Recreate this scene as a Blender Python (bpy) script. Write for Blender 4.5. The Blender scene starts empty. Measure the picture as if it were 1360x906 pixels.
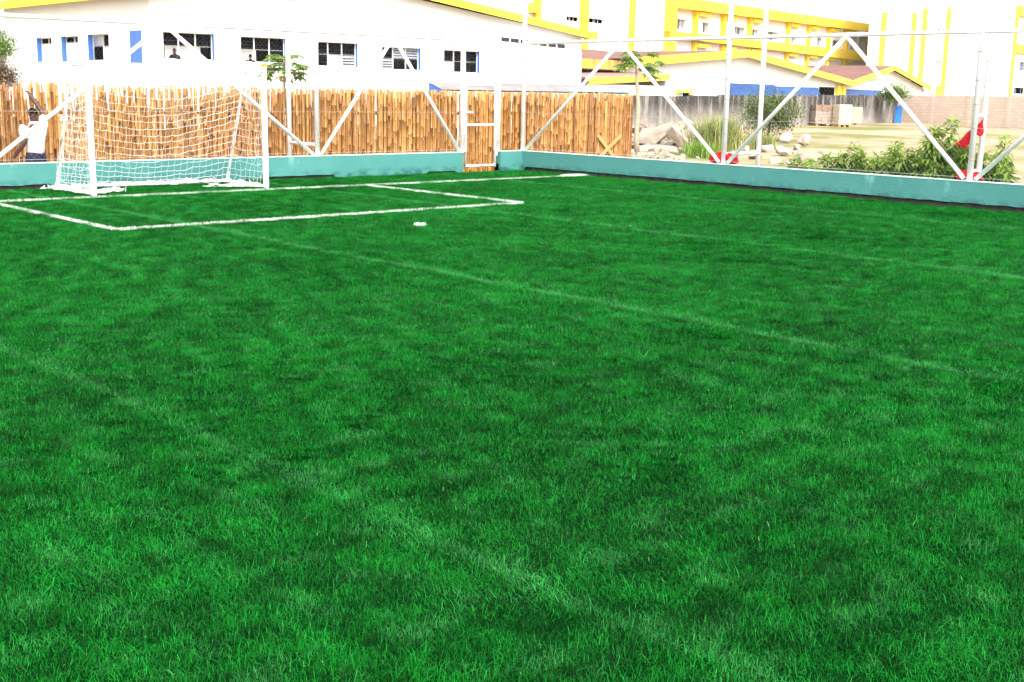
import bpy, math, random
import numpy as np
from mathutils import Vector, Matrix, Euler, noise as mnoise

random.seed(7); rng = np.random.default_rng(7)
R = math.radians
scene = bpy.context.scene
col = scene.collection

# ------------------------------------------------------------------ camera, sky, sun, exposure
CAM = Vector((-8.0379, -18.4853, 1.6911))
FWD = Vector((0.66109548, 0.72314605, -0.20003138))
RGT = Vector((0.74030666, -0.67205164, 0.0171068))
UPV = Vector((0.1220607, 0.1593938, 0.97964014))
cd = bpy.data.cameras.new('camera'); cam = bpy.data.objects.new('camera', cd); col.objects.link(cam)
m = Matrix((RGT, UPV, -FWD)).transposed().to_4x4(); m.translation = CAM
cam.matrix_world = m
cd.sensor_width = 36; cd.lens = 1618.03 * 36 / 1360; cd.clip_start = 0.05; cd.clip_end = 3000
scene.camera = cam
scene.view_settings.view_transform = 'Standard'; scene.view_settings.look = 'None'
scene.view_settings.gamma = 1; scene.view_settings.use_curve_mapping = False
scene.view_settings.exposure = 1.18
SUN_TO = Vector((-0.28, -0.58, 0.78)).normalized()
world = bpy.data.worlds.new('World'); scene.world = world; world.use_nodes = True
wn = world.node_tree; bg = wn.nodes['Background']
sky = wn.nodes.new('ShaderNodeTexSky'); sky.sky_type = 'NISHITA'; sky.sun_disc = False
sky.sun_elevation = math.asin(SUN_TO.z); sky.sun_rotation = math.atan2(SUN_TO.x, SUN_TO.y)
sky.dust_density = 6; sky.air_density = 1.0; sky.ozone_density = 0.6
hs = wn.nodes.new('ShaderNodeHueSaturation'); hs.inputs['Saturation'].default_value = 0.35
wn.links.new(sky.outputs[0], hs.inputs['Color']); 
ov = wn.nodes.new('ShaderNodeMix'); ov.data_type = 'RGBA'; ov.blend_type = 'ADD'; ov.inputs[0].default_value = 1   # thin bright cloud veil over the whole sky
ov.inputs[7].default_value = (3.2, 3.2, 3.2, 1); wn.links.new(hs.outputs[0], ov.inputs[6]); wn.links.new(ov.outputs[2], bg.inputs[0])
bg.inputs[1].default_value = 0.15
sl = bpy.data.lights.new('sun', 'SUN'); sl.energy = 2.0; sl.angle = R(14); sl.color = (1, .96, .9)
so = bpy.data.objects.new('sun', sl); col.objects.link(so); so.location = (0, 0, 40)
so.rotation_euler = SUN_TO.to_track_quat('Z', 'Y').to_euler()

# ------------------------------------------------------------------ helpers
def tag(o, label=None, cat=None, group=None, kind=None):
    if label: o['label'] = label
    if cat: o['category'] = cat
    if group: o['group'] = group
    if kind: o['kind'] = kind
    return o

def thing(name, label, cat, loc=(0, 0, 0), group=None):
    o = bpy.data.objects.new(name, None); col.objects.link(o)
    o.location = loc; o.empty_display_size = .2
    return tag(o, label, cat, group)

def orth(d):
    d = Vector(d).normalized()
    a = Vector((0, 0, 1)) if abs(d.z) < .9 else Vector((1, 0, 0))
    u = d.cross(a).normalized(); return u, d.cross(u).normalized()

class MB:
    """collects faces, then links them as ONE mesh object (world coordinates)"""
    def __init__(s): s.v = []; s.f = []; s.t = []; s.tint = .5
    def add(s, vs, fs):
        n = len(s.v); s.v += [tuple(x) for x in vs]; s.t += [s.tint] * len(vs)
        s.f += [tuple(n + i for i in f) for f in fs]
    def quad(s, *p): s.add(p, [tuple(range(len(p)))])
    def hexa(s, p):   # 8 points: bottom ring 0-3, top ring 4-7
        s.add(p, [(3, 2, 1, 0), (4, 5, 6, 7), (0, 1, 5, 4), (1, 2, 6, 5), (2, 3, 7, 6), (3, 0, 4, 7)])
    def box(s, lo, hi, P=None):
        x0, y0, z0 = lo; x1, y1, z1 = hi
        p = [(x0, y0, z0), (x1, y0, z0), (x1, y1, z0), (x0, y1, z0), (x0, y0, z1), (x1, y0, z1), (x1, y1, z1), (x0, y1, z1)]
        s.hexa([P(*q) for q in p] if P else p)
    def obox(s, c, size, rot):
        c = Vector(c); h = Vector(size) / 2
        p = [(-1, -1, -1), (1, -1, -1), (1, 1, -1), (-1, 1, -1), (-1, -1, 1), (1, -1, 1), (1, 1, 1), (-1, 1, 1)]
        s.hexa([c + rot @ Vector((a * h.x, b * h.y, d * h.z)) for a, b, d in p])
    def tube(s, p0, p1, r0, r1=None, n=8, caps=True):
        s.path([p0, p1], [r0, r0 if r1 is None else r1], n, caps)
    def path(s, pts, rs, n=6, caps=True):
        pts = [Vector(q) for q in pts]
        if not hasattr(rs, '__len__'): rs = [rs] * len(pts)
        u, w = orth(pts[-1] - pts[0]) if (pts[-1] - pts[0]).length > 1e-6 else orth((0, 0, 1))
        vs = []; fs = []
        for i, q in enumerate(pts):
            d = (pts[min(i + 1, len(pts) - 1)] - pts[max(i - 1, 0)])
            if d.length > 1e-7:
                d.normalize(); u = (u - d * u.dot(d))
                if u.length < 1e-5: u = orth(d)[0]
                u.normalize(); w = d.cross(u)
            for k in range(n):
                a = 2 * math.pi * k / n
                vs.append(q + (u * math.cos(a) + w * math.sin(a)) * rs[i])
        for i in range(len(pts) - 1):
            for k in range(n):
                a = i * n + k; b = i * n + (k + 1) % n
                fs.append((a, b, b + n, a + n))
        if caps and n > 2:
            fs.append(tuple(range(n - 1, -1, -1))); fs.append(tuple(range((len(pts) - 1) * n, len(pts) * n)))
        s.add(vs, fs)
    def build(s, name, mat, parent=None, smooth=False):
        me = bpy.data.meshes.new(name); me.from_pydata(s.v, [], s.f); me.update()
        at = me.attributes.new('tint', 'FLOAT', 'POINT'); at.data.foreach_set('value', s.t)
        if smooth: me.polygons.foreach_set('use_smooth', [True] * len(me.polygons))
        me.materials.append(mat)
        o = bpy.data.objects.new(name, me); col.objects.link(o)
        if parent:
            o.parent = parent
            if parent.type == 'EMPTY': o.matrix_parent_inverse = Matrix.Translation(-Vector(parent_world(parent)))
        return o

def parent_world(p):
    v = Vector((0, 0, 0))
    while p:
        v += p.location; p = p.parent
    return v

# build() leaves vertices in world space; every Empty is only translated, so its inverse is a translation

# ------------------------------------------------------------------ materials
def mat(name, c, c2=None, scale=4, rough=.6, spec=.3, bump=0, bscale=40, stretch=(1, 1, 1), tint=0, metal=0, contrast=(.35, .65), trans=0):
    M = bpy.data.materials.new(name); M.use_nodes = True; N = M.node_tree.nodes; L = M.node_tree.links
    b = N['Principled BSDF']; b.inputs['Roughness'].default_value = rough
    b.inputs['Specular IOR Level'].default_value = spec; b.inputs['Metallic'].default_value = metal
    b.inputs['Base Color'].default_value = (*c, 1)
    src = None
    g = N.new('ShaderNodeNewGeometry'); mp = N.new('ShaderNodeMapping'); mp.inputs['Scale'].default_value = stretch
    L.new(g.outputs['Position'], mp.inputs[0])
    if c2:
        nz = N.new('ShaderNodeTexNoise'); nz.inputs['Scale'].default_value = scale; nz.inputs['Detail'].default_value = 6
        L.new(mp.outputs[0], nz.inputs['Vector'])
        fac = nz.outputs['Fac']
        if tint:
            a = N.new('ShaderNodeAttribute'); a.attribute_name = 'tint'
            mx = N.new('ShaderNodeMix'); mx.data_type = 'FLOAT'; mx.inputs[0].default_value = tint
            L.new(fac, mx.inputs[2]); L.new(a.outputs['Fac'], mx.inputs[3]); fac = mx.outputs[0]
        mr = N.new('ShaderNodeMapRange'); mr.inputs[1].default_value = contrast[0]; mr.inputs[2].default_value = contrast[1]
        L.new(fac, mr.inputs[0])
        mc = N.new('ShaderNodeMix'); mc.data_type = 'RGBA'; mc.inputs[6].default_value = (*c, 1); mc.inputs[7].default_value = (*c2, 1)
        L.new(mr.outputs[0], mc.inputs[0]); L.new(mc.outputs[2], b.inputs['Base Color']); src = mc.outputs[2]
    if bump:
        n2 = N.new('ShaderNodeTexNoise'); n2.inputs['Scale'].default_value = bscale; n2.inputs['Detail'].default_value = 4
        L.new(mp.outputs[0], n2.inputs['Vector'])
        bp = N.new('ShaderNodeBump'); bp.inputs['Strength'].default_value = bump; bp.inputs['Distance'].default_value = .02
        L.new(n2.outputs['Fac'], bp.inputs['Height']); L.new(bp.outputs[0], b.inputs['Normal'])
    if trans:
        t = N.new('ShaderNodeBsdfTranslucent'); ms = N.new('ShaderNodeMixShader'); ms.inputs[0].default_value = trans
        if src: L.new(src, t.inputs[0])
        else: t.inputs[0].default_value = (*c, 1)
        L.new(b.outputs[0], ms.inputs[1]); L.new(t.outputs[0], ms.inputs[2]); L.new(ms.outputs[0], N['Material Output'].inputs[0])
    M['mix'] = 1
    return M

def overlay(M, c, axis, lo, hi, nscale, stretch, thr=(.5, .6), amount=1.0):
    """a stain of colour c: noise streaks, faded along one axis of world position (grime, damp, splashed dirt)"""
    N = M.node_tree.nodes; L = M.node_tree.links; b = N['Principled BSDF']
    s = b.inputs['Base Color']; old = s.links[0].from_socket if s.links else None
    g = N.new('ShaderNodeNewGeometry'); sp = N.new('ShaderNodeSeparateXYZ'); L.new(g.outputs['Position'], sp.inputs[0])
    mr = N.new('ShaderNodeMapRange'); mr.inputs[1].default_value = lo; mr.inputs[2].default_value = hi
    L.new(sp.outputs[axis], mr.inputs[0])
    mp = N.new('ShaderNodeMapping'); mp.inputs['Scale'].default_value = stretch; L.new(g.outputs['Position'], mp.inputs[0])
    nz = N.new('ShaderNodeTexNoise'); nz.inputs['Scale'].default_value = nscale; nz.inputs['Detail'].default_value = 5
    L.new(mp.outputs[0], nz.inputs['Vector'])
    m2 = N.new('ShaderNodeMapRange'); m2.inputs[1].default_value = thr[0]; m2.inputs[2].default_value = thr[1]; m2.inputs[4].default_value = amount
    L.new(nz.outputs['Fac'], m2.inputs[0])
    mu = N.new('ShaderNodeMath'); mu.operation = 'MULTIPLY'; L.new(mr.outputs[0], mu.inputs[0]); L.new(m2.outputs[0], mu.inputs[1])
    mc = N.new('ShaderNodeMix'); mc.data_type = 'RGBA'; L.new(mu.outputs[0], mc.inputs[0]); mc.inputs[7].default_value = (*c, 1)
    if old: L.new(old, mc.inputs[6])
    else: mc.inputs[6].default_value = s.default_value
    L.new(mc.outputs[2], s)
    return M

m_plaster = overlay(mat('white_plaster', (.82, .82, .82), (.77, .77, .77), .7, .8, .2, .15, 30), (.55, .52, .48), 2, 2.6, -.3, 1.2, (3, 3, .4), (.5, .75), .6)
m_yellow = mat('yellow_paint', (.80, .58, .05), (.75, .53, .045), 1.5, .6, .3, .1, 20)
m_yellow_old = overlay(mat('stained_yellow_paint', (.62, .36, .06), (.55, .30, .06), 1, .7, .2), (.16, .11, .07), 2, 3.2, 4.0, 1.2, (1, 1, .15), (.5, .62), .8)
m_blue = mat('blue_paint', (.05, .16, .55), (.04, .13, .48), 2, .5, .4)
m_bluesheet = mat('blue_sheet', (.14, .30, .44), (.20, .38, .52), 4, .5, .4)
m_tarp = mat('blue_tarpaulin', (.008, .05, .19), (.015, .08, .27), .8, .5, .4, .6, 2, (1, 1, 4))
m_dark = mat('dark_room', (.018, .017, .018), rough=.9, spec=.1)
m_glassdark = mat('window_glass', (.02, .022, .028), rough=.15, spec=.5)
m_louvre = mat('grey_glass_louvre', (.34, .36, .40), (.28, .30, .34), 2, .25, .5)
m_whitepanel = mat('white_panel', (.8, .8, .79), (.74, .74, .74), 3, .5, .3)
m_steel = overlay(mat('white_steel_paint', (.86, .86, .85), (.80, .80, .79), 6, .42, .45, .05, 80), (.30, .17, .09), 2, 0, .001, 14, (1, 1, .6), (.68, .74), .7)
m_wire = mat('galvanised_wire', (.30, .30, .30), rough=.5, spec=.5)
m_tie = mat('rusty_tie_wire', (.30, .24, .20), rough=.8)
m_net = mat('white_net_cord', (.82, .81, .80), rough=.8, spec=.2)
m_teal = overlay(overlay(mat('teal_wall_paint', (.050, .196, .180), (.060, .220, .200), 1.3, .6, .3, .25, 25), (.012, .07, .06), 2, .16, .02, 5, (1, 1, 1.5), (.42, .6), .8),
                 (.20, .44, .40), 2, 0, .4, 3, (1, 1, .5), (.62, .72), .6)
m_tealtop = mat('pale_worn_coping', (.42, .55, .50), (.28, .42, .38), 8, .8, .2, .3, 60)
m_concrete = mat('raw_concrete', (.10, .09, .08), (.05, .05, .045), 6, .9, .1, .4, 40)
m_bamboo = mat('split_bamboo', (.14, .054, .012), (.49, .240, .062), 2.2, .5, .35, .25, 30, (6, 6, .5), .62, contrast=(.06, .94))
overlay(m_bamboo, (.055, .022, .010), 2, 0, .001, 1.6, (3.2, 3.2, 1.1), (.62, .74), .7)
m_plank = mat('sawn_plank', (.50, .26, .09), (.42, .2, .07), 5, .7, .2)
m_grey_wall = mat('grey_block_wall', (.34, .31, .28), (.24, .22, .20), 2.5, .9, .1, .5, 20)
overlay(m_grey_wall, (.035, .033, .032), 2, .0, 1.3, 1.6, (1.5, 1.5, .25), (.30, .54), .95)
m_rock = mat('broken_concrete', (.36, .31, .25), (.21, .165, .125), 2, .9, .1, .8, 9)
m_whiterock = mat('pale_stone', (.46, .41, .36), (.28, .235, .19), 2, .9, .1, .6, 9)
m_block = mat('grey_concrete_block', (.38, .31, .26), (.27, .21, .17), 3, .9, .1, .5, 10)
m_blockpale = mat('cream_concrete_block', (.56, .48, .36), (.48, .40, .28), 3, .9, .1, .5, 10)
m_redroof = overlay(mat('red_brown_roof_sheet', (.17, .08, .066), (.125, .058, .048), .5, .8, .2), (.10, .07, .06), 2, 0, .01, .8, (1, 1, 1), (.60, .66), .8)
m_pinkroof = mat('faded_pink_roof_sheet', (.34, .175, .155), (.27, .13, .115), .6, .8, .2)
m_paleroof = mat('weathered_pale_roof_sheet', (.215, .19, .185), (.15, .135, .13), 3, .7, .3)
m_red = mat('red_cloth', (.62, .012, .018), (.45, .008, .012), 6, .8, .15)
m_bark = mat('bark', (.20, .15, .10), (.12, .09, .06), 8, .9, .1, .6, 30)
m_papbark = mat('papaya_bark', (.36, .30, .22), (.24, .20, .14), 6, .9, .1, .4, 30, (1, 1, 5))
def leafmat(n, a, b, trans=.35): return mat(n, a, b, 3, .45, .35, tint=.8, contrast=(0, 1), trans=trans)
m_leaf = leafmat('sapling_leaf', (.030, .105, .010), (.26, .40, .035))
m_leafpap = leafmat('papaya_leaf', (.06, .13, .02), (.20, .30, .05))
m_leafyel = leafmat('yellowing_leaf', (.55, .42, .06), (.60, .50, .12))
m_leafdark = leafmat('olive_leaf', (.028, .06, .010), (.14, .20, .04))
m_leafdry = leafmat('dry_leaf', (.12, .08, .05), (.26, .20, .13))
m_straw = leafmat('tall_grass_leaf', (.08, .14, .02), (.42, .42, .15))
m_skin = mat('dark_brown_skin', (.075, .032, .022), (.055, .023, .016), 8, .5, .35)
m_hair = mat('black_hair', (.006, .005, .005), rough=1, spec=0)
m_tee = mat('pale_pink_cotton', (.78, .68, .70), (.74, .64, .66), 5, .9, .1, .3, 8)
m_navy = mat('navy_cotton', (.014, .016, .035), (.03, .032, .06), 8, .9, .1, .3, 14)
m_silhouette = mat('silhouette_cloth', (.012, .012, .014), rough=.9, spec=.1)  # near-black, paints the backlit figures in the windows as silhouettes

def brick_mat():
    M = mat('cream_block_wall', (.5, .4, .3), rough=.9, spec=.1); N = M.node_tree.nodes; L = M.node_tree.links
    b = N['Principled BSDF']; g = N.new('ShaderNodeNewGeometry'); sp = N.new('ShaderNodeSeparateXYZ'); L.new(g.outputs['Position'], sp.inputs[0])
    cb = N.new('ShaderNodeCombineXYZ'); L.new(sp.outputs[1], cb.inputs[0]); L.new(sp.outputs[2], cb.inputs[1])
    br = N.new('ShaderNodeTexBrick'); br.inputs['Scale'].default_value = 1; br.inputs['Brick Width'].default_value = .42; br.inputs['Row Height'].default_value = .2
    br.inputs['Mortar Size'].default_value = .012; br.inputs['Color1'].default_value = (.60, .48, .40, 1); br.inputs['Color2'].default_value = (.53, .41, .335, 1)
    br.inputs['Mortar'].default_value = (.44, .34, .28, 1); L.new(cb.outputs[0], br.inputs[0]); L.new(br.outputs[0], b.inputs['Base Color'])
    return M
m_brick = brick_mat()

def ground_mat():
    M = mat('sandy_soil', (.33, .255, .175), (.265, .195, .125), .35, .95, .05, .6, 3); N = M.node_tree.nodes; L = M.node_tree.links
    b = N['Principled BSDF']; old = b.inputs['Base Color'].links[0].from_socket
    g = N.new('ShaderNodeNewGeometry'); nz = N.new('ShaderNodeTexNoise'); nz.inputs['Scale'].default_value = .15; nz.inputs['Detail'].default_value = 8; nz.inputs['Roughness'].default_value = .65
    L.new(g.outputs['Position'], nz.inputs['Vector'])
    mr = N.new('ShaderNodeMapRange'); mr.inputs[1].default_value = .47; mr.inputs[2].default_value = .60; L.new(nz.outputs['Fac'], mr.inputs[0])
    mc = N.new('ShaderNodeMix'); mc.data_type = 'RGBA'; L.new(mr.outputs[0], mc.inputs[0]); L.new(old, mc.inputs[6]); mc.inputs[7].default_value = (.135, .14, .045, 1)
    L.new(mc.outputs[2], b.inputs['Base Color']); return M
m_ground = ground_mat()
m_turfbase = mat('turf_backing', (.0012, .012, .0025), (.002, .02, .004), 30, 1, 0)
SEAMS = (-9.7, -5.2, -.7, 3.75, 8.2)
def turf_mat():
    M = bpy.data.materials.new('turf_fibre'); M.use_nodes = True; N = M.node_tree.nodes; L = M.node_tree.links
    b = N['Principled BSDF']; b.inputs['Roughness'].default_value = .55; b.inputs['Specular IOR Level'].default_value = .06
    g = N.new('ShaderNodeNewGeometry'); a = N.new('ShaderNodeAttribute'); a.attribute_name = 'tint'
    def nz(s, d):
        n = N.new('ShaderNodeTexNoise'); n.inputs['Scale'].default_value = s; n.inputs['Detail'].default_value = d; L.new(g.outputs['Position'], n.inputs['Vector']); return n.outputs['Fac']
    def mr(x, a0, a1, b0, b1):
        n = N.new('ShaderNodeMapRange'); L.new(x, n.inputs[0])
        for i, q in enumerate((a0, a1, b0, b1)): n.inputs[1 + i].default_value = q
        return n.outputs[0]
    def ma(op, x, y):
        n = N.new('ShaderNodeMath'); n.operation = op
        for i, q in enumerate((x, y)):
            if isinstance(q, (int, float)): n.inputs[i].default_value = q
            else: L.new(q, n.inputs[i])
        return n.outputs[0]
    def mix(f, c0, c1):
        n = N.new('ShaderNodeMix'); n.data_type = 'RGBA'; L.new(f, n.inputs[0])
        for i, q in ((6, c0), (7, c1)):
            if isinstance(q, tuple): n.inputs[i].default_value = (*q, 1)
            else: L.new(q, n.inputs[i])
        return n.outputs[2]
    f = ma('ADD', ma('ADD', ma('MULTIPLY', ma('POWER', a.outputs['Fac'], 1.5), .85), mr(nz(.55, 4), .3, .7, -.10, .14)), mr(nz(4.5, 5), .3, .7, -.32, .32))
    c = mix(f, (.0003, .022, .0015), (.005, .215, .017))
    # a few wilted, paler fibres
    c = mix(mr(a.outputs['Fac'], 0.992, .995, 0, 1), c, (.08, .24, .07))
    # worn whitish bands along the joints of the carpet, and pale patches painting sheen on lying blades
    sp = N.new('ShaderNodeSeparateXYZ'); L.new(g.outputs['Position'], sp.inputs[0])
    wob = ma('MULTIPLY', ma('SUBTRACT', nz(.8, 2), .5), .16)
    band = None
    for s in SEAMS:
        d = mr(ma('ABSOLUTE', ma('SUBTRACT', ma('ADD', sp.outputs[0], wob), s), 0), (.014 if s > -3 else .006), (.105 if s > -3 else .075), (1 if s > -3 else .62), 0)
        band = d if band is None else ma('MAXIMUM', band, d)
    band = ma('MULTIPLY', band, mr(nz(2.1, 5), .32, .60, .2, .68))
    pale_sheen = mr(nz(4.6, 7), .53, .75, 0, .42)
    w = ma('MULTIPLY', ma('MAXIMUM', band, pale_sheen), mr(a.outputs['Fac'], 0, 1, .35, 1))
    c = mix(w, c, (.07, .36, .10))
    L.new(c, b.inputs['Base Color'])
    t = N.new('ShaderNodeBsdfTranslucent'); L.new(c, t.inputs[0]); ms = N.new('ShaderNodeMixShader'); ms.inputs[0].default_value = .10
    L.new(b.outputs[0], ms.inputs[1]); L.new(t.outputs[0], ms.inputs[2]); L.new(ms.outputs[0], N['Material Output'].inputs[0])
    return M
m_turf = turf_mat()
m_line = mat('white_turf_fibre', (.80, .82, .78), (.66, .74, .66), 5, .7, .2, trans=.2)

# ------------------------------------------------------------------ ground
def smooth(t): t = max(0, min(1, t)); return t * t * (3 - 2 * t)
def gz(x, y):
    r = (x - CAM.x) * FWD.x + (y - CAM.y) * FWD.y
    return -.42 + .45 * smooth((r - 25) / 65)
xs = [-900, -400, -150, -60] + list(np.arange(-30, 121, 3.0)) + [160, 260, 500, 900]
ys = [-900, -400, -150, -60] + list(np.arange(-30, 121, 3.0)) + [160, 260, 500, 900]
gb = MB(); nX = len(xs)
for y in ys:
    for x in xs:
        h = gz(x, y)
        r = math.hypot(x - 10, y)
        if x > 14 and r < 110: h += .10 * mnoise.noise(Vector((x * .12, y * .12, 0)))
        gb.v.append((x, y, h)); gb.t.append(.5)
for j in range(len(ys) - 1):
    for i in range(nX - 1): gb.f.append((j * nX + i, j * nX + i + 1, (j + 1) * nX + i + 1, (j + 1) * nX + i))
tag(gb.build('ground', m_ground, smooth=True), kind='structure')
WY, WX, WH = 1.876, 10.79, .409     # inner faces and height of the low walls
pb = MB(); pb.box((-16, -30, -.6), (WX - .10, WY - .05, -.032))
tag(pb.build('pitch_ground', m_turfbase), kind='structure')

# ------------------------------------------------------------------ pitch lines: strips of white fibres
LW = .036
LINES = [('goal_line', (-12, -.02), (10.55, -.22)), ('penalty_area_line', (-1.69, -4.42), (5.06, -4.36)),
         ('penalty_area_side_line', (-1.69, -4.42), (-1.68, -.15)), ('penalty_area_side_line', (5.06, -4.36), (5.02, -.17))]
def blade(vs, fs, ts, x, y, z, ang, lean, L, w, tint, curl=.5):
    dx, dy = math.cos(ang), math.sin(ang); sx, sy = -dy * w / 2, dx * w / 2
    n = len(vs); a1 = lean * .6; a2 = lean * (1 + curl)
    h1, z1 = L * .5 * math.sin(a1), L * .5 * math.cos(a1)
    h2, z2 = h1 + L * .5 * math.sin(a2), z1 + L * .5 * math.cos(a2)
    vs += [(x - sx, y - sy, z), (x + sx, y + sy, z), (x + dx * h1 + sx * .85, y + dy * h1 + sy * .85, z + z1), (x + dx * h1 - sx * .85, y + dy * h1 - sy * .85, z + z1), (x + dx * h2, y + dy * h2, z + z2)]
    fs += [(n, n + 1, n + 2, n + 3), (n + 3, n + 2, n + 4)]; ts += [tint] * 5
def line_mesh(name, A, B, w):
    mb = MB(); A = Vector(A); B = Vector(B); d = (B - A); Ln = d.length; d.normalize(); q = Vector((-d.y, d.x))
    for i in range(int(Ln * w * 2 * 9000)):
        s = random.uniform(0, Ln); t = random.gauss(0, .55) * w
        if abs(t) > w * 1.25: continue
        P = A + d * s + q * t
        if mnoise.noise(Vector((P.x * 3, P.y * 3, 2))) < -.62: continue
        blade(mb.v, mb.f, mb.t, P.x, P.y, -.03, random.uniform(0, 6.28), random.uniform(.1, .9), random.uniform(.036, .052), .0045, random.random())
    return tag(mb.build(name, m_line), kind='structure')
for n_, A, B in LINES: line_mesh(n_, A, B, LW)
mb = MB()
for i in range(420):
    r = .075 * math.sqrt(random.random()); a = random.uniform(0, 6.28)
    blade(mb.v, mb.f, mb.t, 1.72 + r * math.cos(a), -6.0 + r * math.sin(a), -.03, random.uniform(0, 6.28), random.uniform(.2, 1), random.uniform(.035, .055), .006, random.random())
tag(mb.build('penalty_spot', m_line), kind='structure')
mb = MB()
for i in range(2600):
    s = random.random(); x = 10.12 + .55 * s; y = -.17 - .06 * s + random.gauss(0, .06)
    blade(mb.v, mb.f, mb.t, x, y, -.03, random.uniform(0, 6.28), random.uniform(.2, 1), random.uniform(.04, .065), .007, random.random())
tag(mb.build('goal_line_end', m_line), kind='structure')

# ------------------------------------------------------------------ turf: fibre tufts, one object
protos = bpy.data.collections.new('turf_tufts')
for k in range(8):
    r_ = random.Random(100 + k); vs = []; fs = []; ts = []
    flat = k >= 5
    for i in range(260):
        x, y = r_.gauss(0, .062), r_.gauss(0, .062)
        base = r_.uniform(0, 6.28)
        lean = abs(r_.gauss(1.15 if flat else .88, .42))
        ang = r_.gauss(0, 1.4) if flat else base
        blade(vs, fs, ts, x, y, 0, ang, lean, r_.uniform(.022, .050), r_.uniform(.0011, .0021), r_.random(), r_.uniform(.1, .9))
    me = bpy.data.meshes.new('tuft'); me.from_pydata(vs, [], fs); me.update()
    me.attributes.new('tint', 'FLOAT', 'POINT').data.foreach_set('value', ts); me.materials.append(m_turf)
    o = bpy.data.objects.new('tuft_%d' % k, me); protos.objects.link(o)
def seg_d(px, py, A, B):
    ax, ay = A; bx, by = B; dx, dy = bx - ax, by - ay
    t = np.clip(((px - ax) * dx + (py - ay) * dy) / (dx * dx + dy * dy), 0, 1)
    return np.hypot(px - ax - t * dx, py - ay - t * dy)
SP = .10
gx, gy = np.meshgrid(np.arange(-13, WX - .14, SP), np.arange(-22, WY - .08, SP))
px = (gx + rng.uniform(-.5, .5, gx.shape) * SP).ravel(); py = (gy + rng.uniform(-.5, .5, gy.shape) * SP).ravel()
dep = (px - CAM.x) * FWD.x + (py - CAM.y) * FWD.y; lat = (px - CAM.x) * RGT.x + (py - CAM.y) * RGT.y
keep = (dep > .6) & (np.abs(lat) < dep * .5 + 2.2)
for n_, A, B in LINES: keep &= seg_d(px, py, A, B) > LW * 1.25
keep &= np.hypot(px - 1.72, py + 6.0) > .09
px, py = px[keep], py[keep]
nn = lambda s, o: np.array([mnoise.noise(Vector((a * s + o, b * s, o))) for a, b in zip(px, py)])
n1 = nn(.9, 3); n2 = nn(2.6, 11); n3 = nn(.35, 31); n4 = nn(3.5, 57)
thin = (n2 + .6 * n4 < -.38) & (rng.random(len(px)) < .22)
sel = ~thin
px, py, n1, n2, n3, n4 = (a[sel] for a in (px, py, n1, n2, n3, n4))
M_ = len(px)
idx = np.where(n1 + .5 * n2 + rng.normal(0, .18, M_) > .12, rng.integers(5, 8, M_), rng.integers(0, 5, M_)).astype(np.int32)
lean_dir = 2.2 + 2.4 * n3 + 1.2 * n1
lean_amt = np.clip(.12 + .35 * n2 + .25 * n4, -.1, .5)
rot = np.zeros((M_, 3), np.float32)
rz = np.where(idx >= 5, lean_dir + rng.normal(0, .5, M_), rng.uniform(0, 6.28, M_))
rot[:, 0] = -np.sin(lean_dir) * lean_amt; rot[:, 1] = np.cos(lean_dir) * lean_amt; rot[:, 2] = rz
scl = (np.clip(1 + .35 * n4 + .25 * n2, .7, 1.2) * rng.uniform(.85, 1.15, M_)).astype(np.float32)
me = bpy.data.meshes.new('turf'); me.vertices.add(M_)
me.vertices.foreach_set('co', np.column_stack([px, py, np.full(M_, -.033)]).astype(np.float32).ravel())
me.attributes.new('idx', 'INT', 'POINT').data.foreach_set('value', idx)
me.attributes.new('rot', 'FLOAT_VECTOR', 'POINT').data.foreach_set('vector', rot.ravel())
me.attributes.new('scl', 'FLOAT', 'POINT').data.foreach_set('value', scl)
me.materials.append(m_turf)
turf = bpy.data.objects.new('turf', me); col.objects.link(turf); tag(turf, 'saturated green artificial turf fibres covering the pitch', 'turf', kind='stuff')
ng = bpy.data.node_groups.new('turf_spread', 'GeometryNodeTree')
ng.interface.new_socket('Geometry', in_out='INPUT', socket_type='NodeSocketGeometry'); ng.interface.new_socket('Geometry', in_out='OUTPUT', socket_type='NodeSocketGeometry')
gi = ng.nodes.new('NodeGroupInput'); go = ng.nodes.new('NodeGroupOutput'); ip = ng.nodes.new('GeometryNodeInstanceOnPoints'); ci = ng.nodes.new('GeometryNodeCollectionInfo')
ci.inputs['Collection'].default_value = protos; ci.inputs['Separate Children'].default_value = True; ci.inputs['Reset Children'].default_value = True
ip.inputs['Pick Instance'].default_value = True
for nm, dt, so_ in (('idx', 'INT', 'Instance Index'), ('rot', 'FLOAT_VECTOR', 'Rotation'), ('scl', 'FLOAT', 'Scale')):
    na = ng.nodes.new('GeometryNodeInputNamedAttribute'); na.data_type = dt; na.inputs['Name'].default_value = nm
    ng.links.new([s for s in na.outputs if s.enabled and s.name == 'Attribute'][0], ip.inputs[so_])
ng.links.new(gi.outputs[0], ip.inputs['Points']); ng.links.new(ci.outputs[0], ip.inputs['Instance']); ng.links.new(ip.outputs[0], go.inputs[0])
md = turf.modifiers.new('spread', 'NODES'); md.node_group = ng

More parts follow.
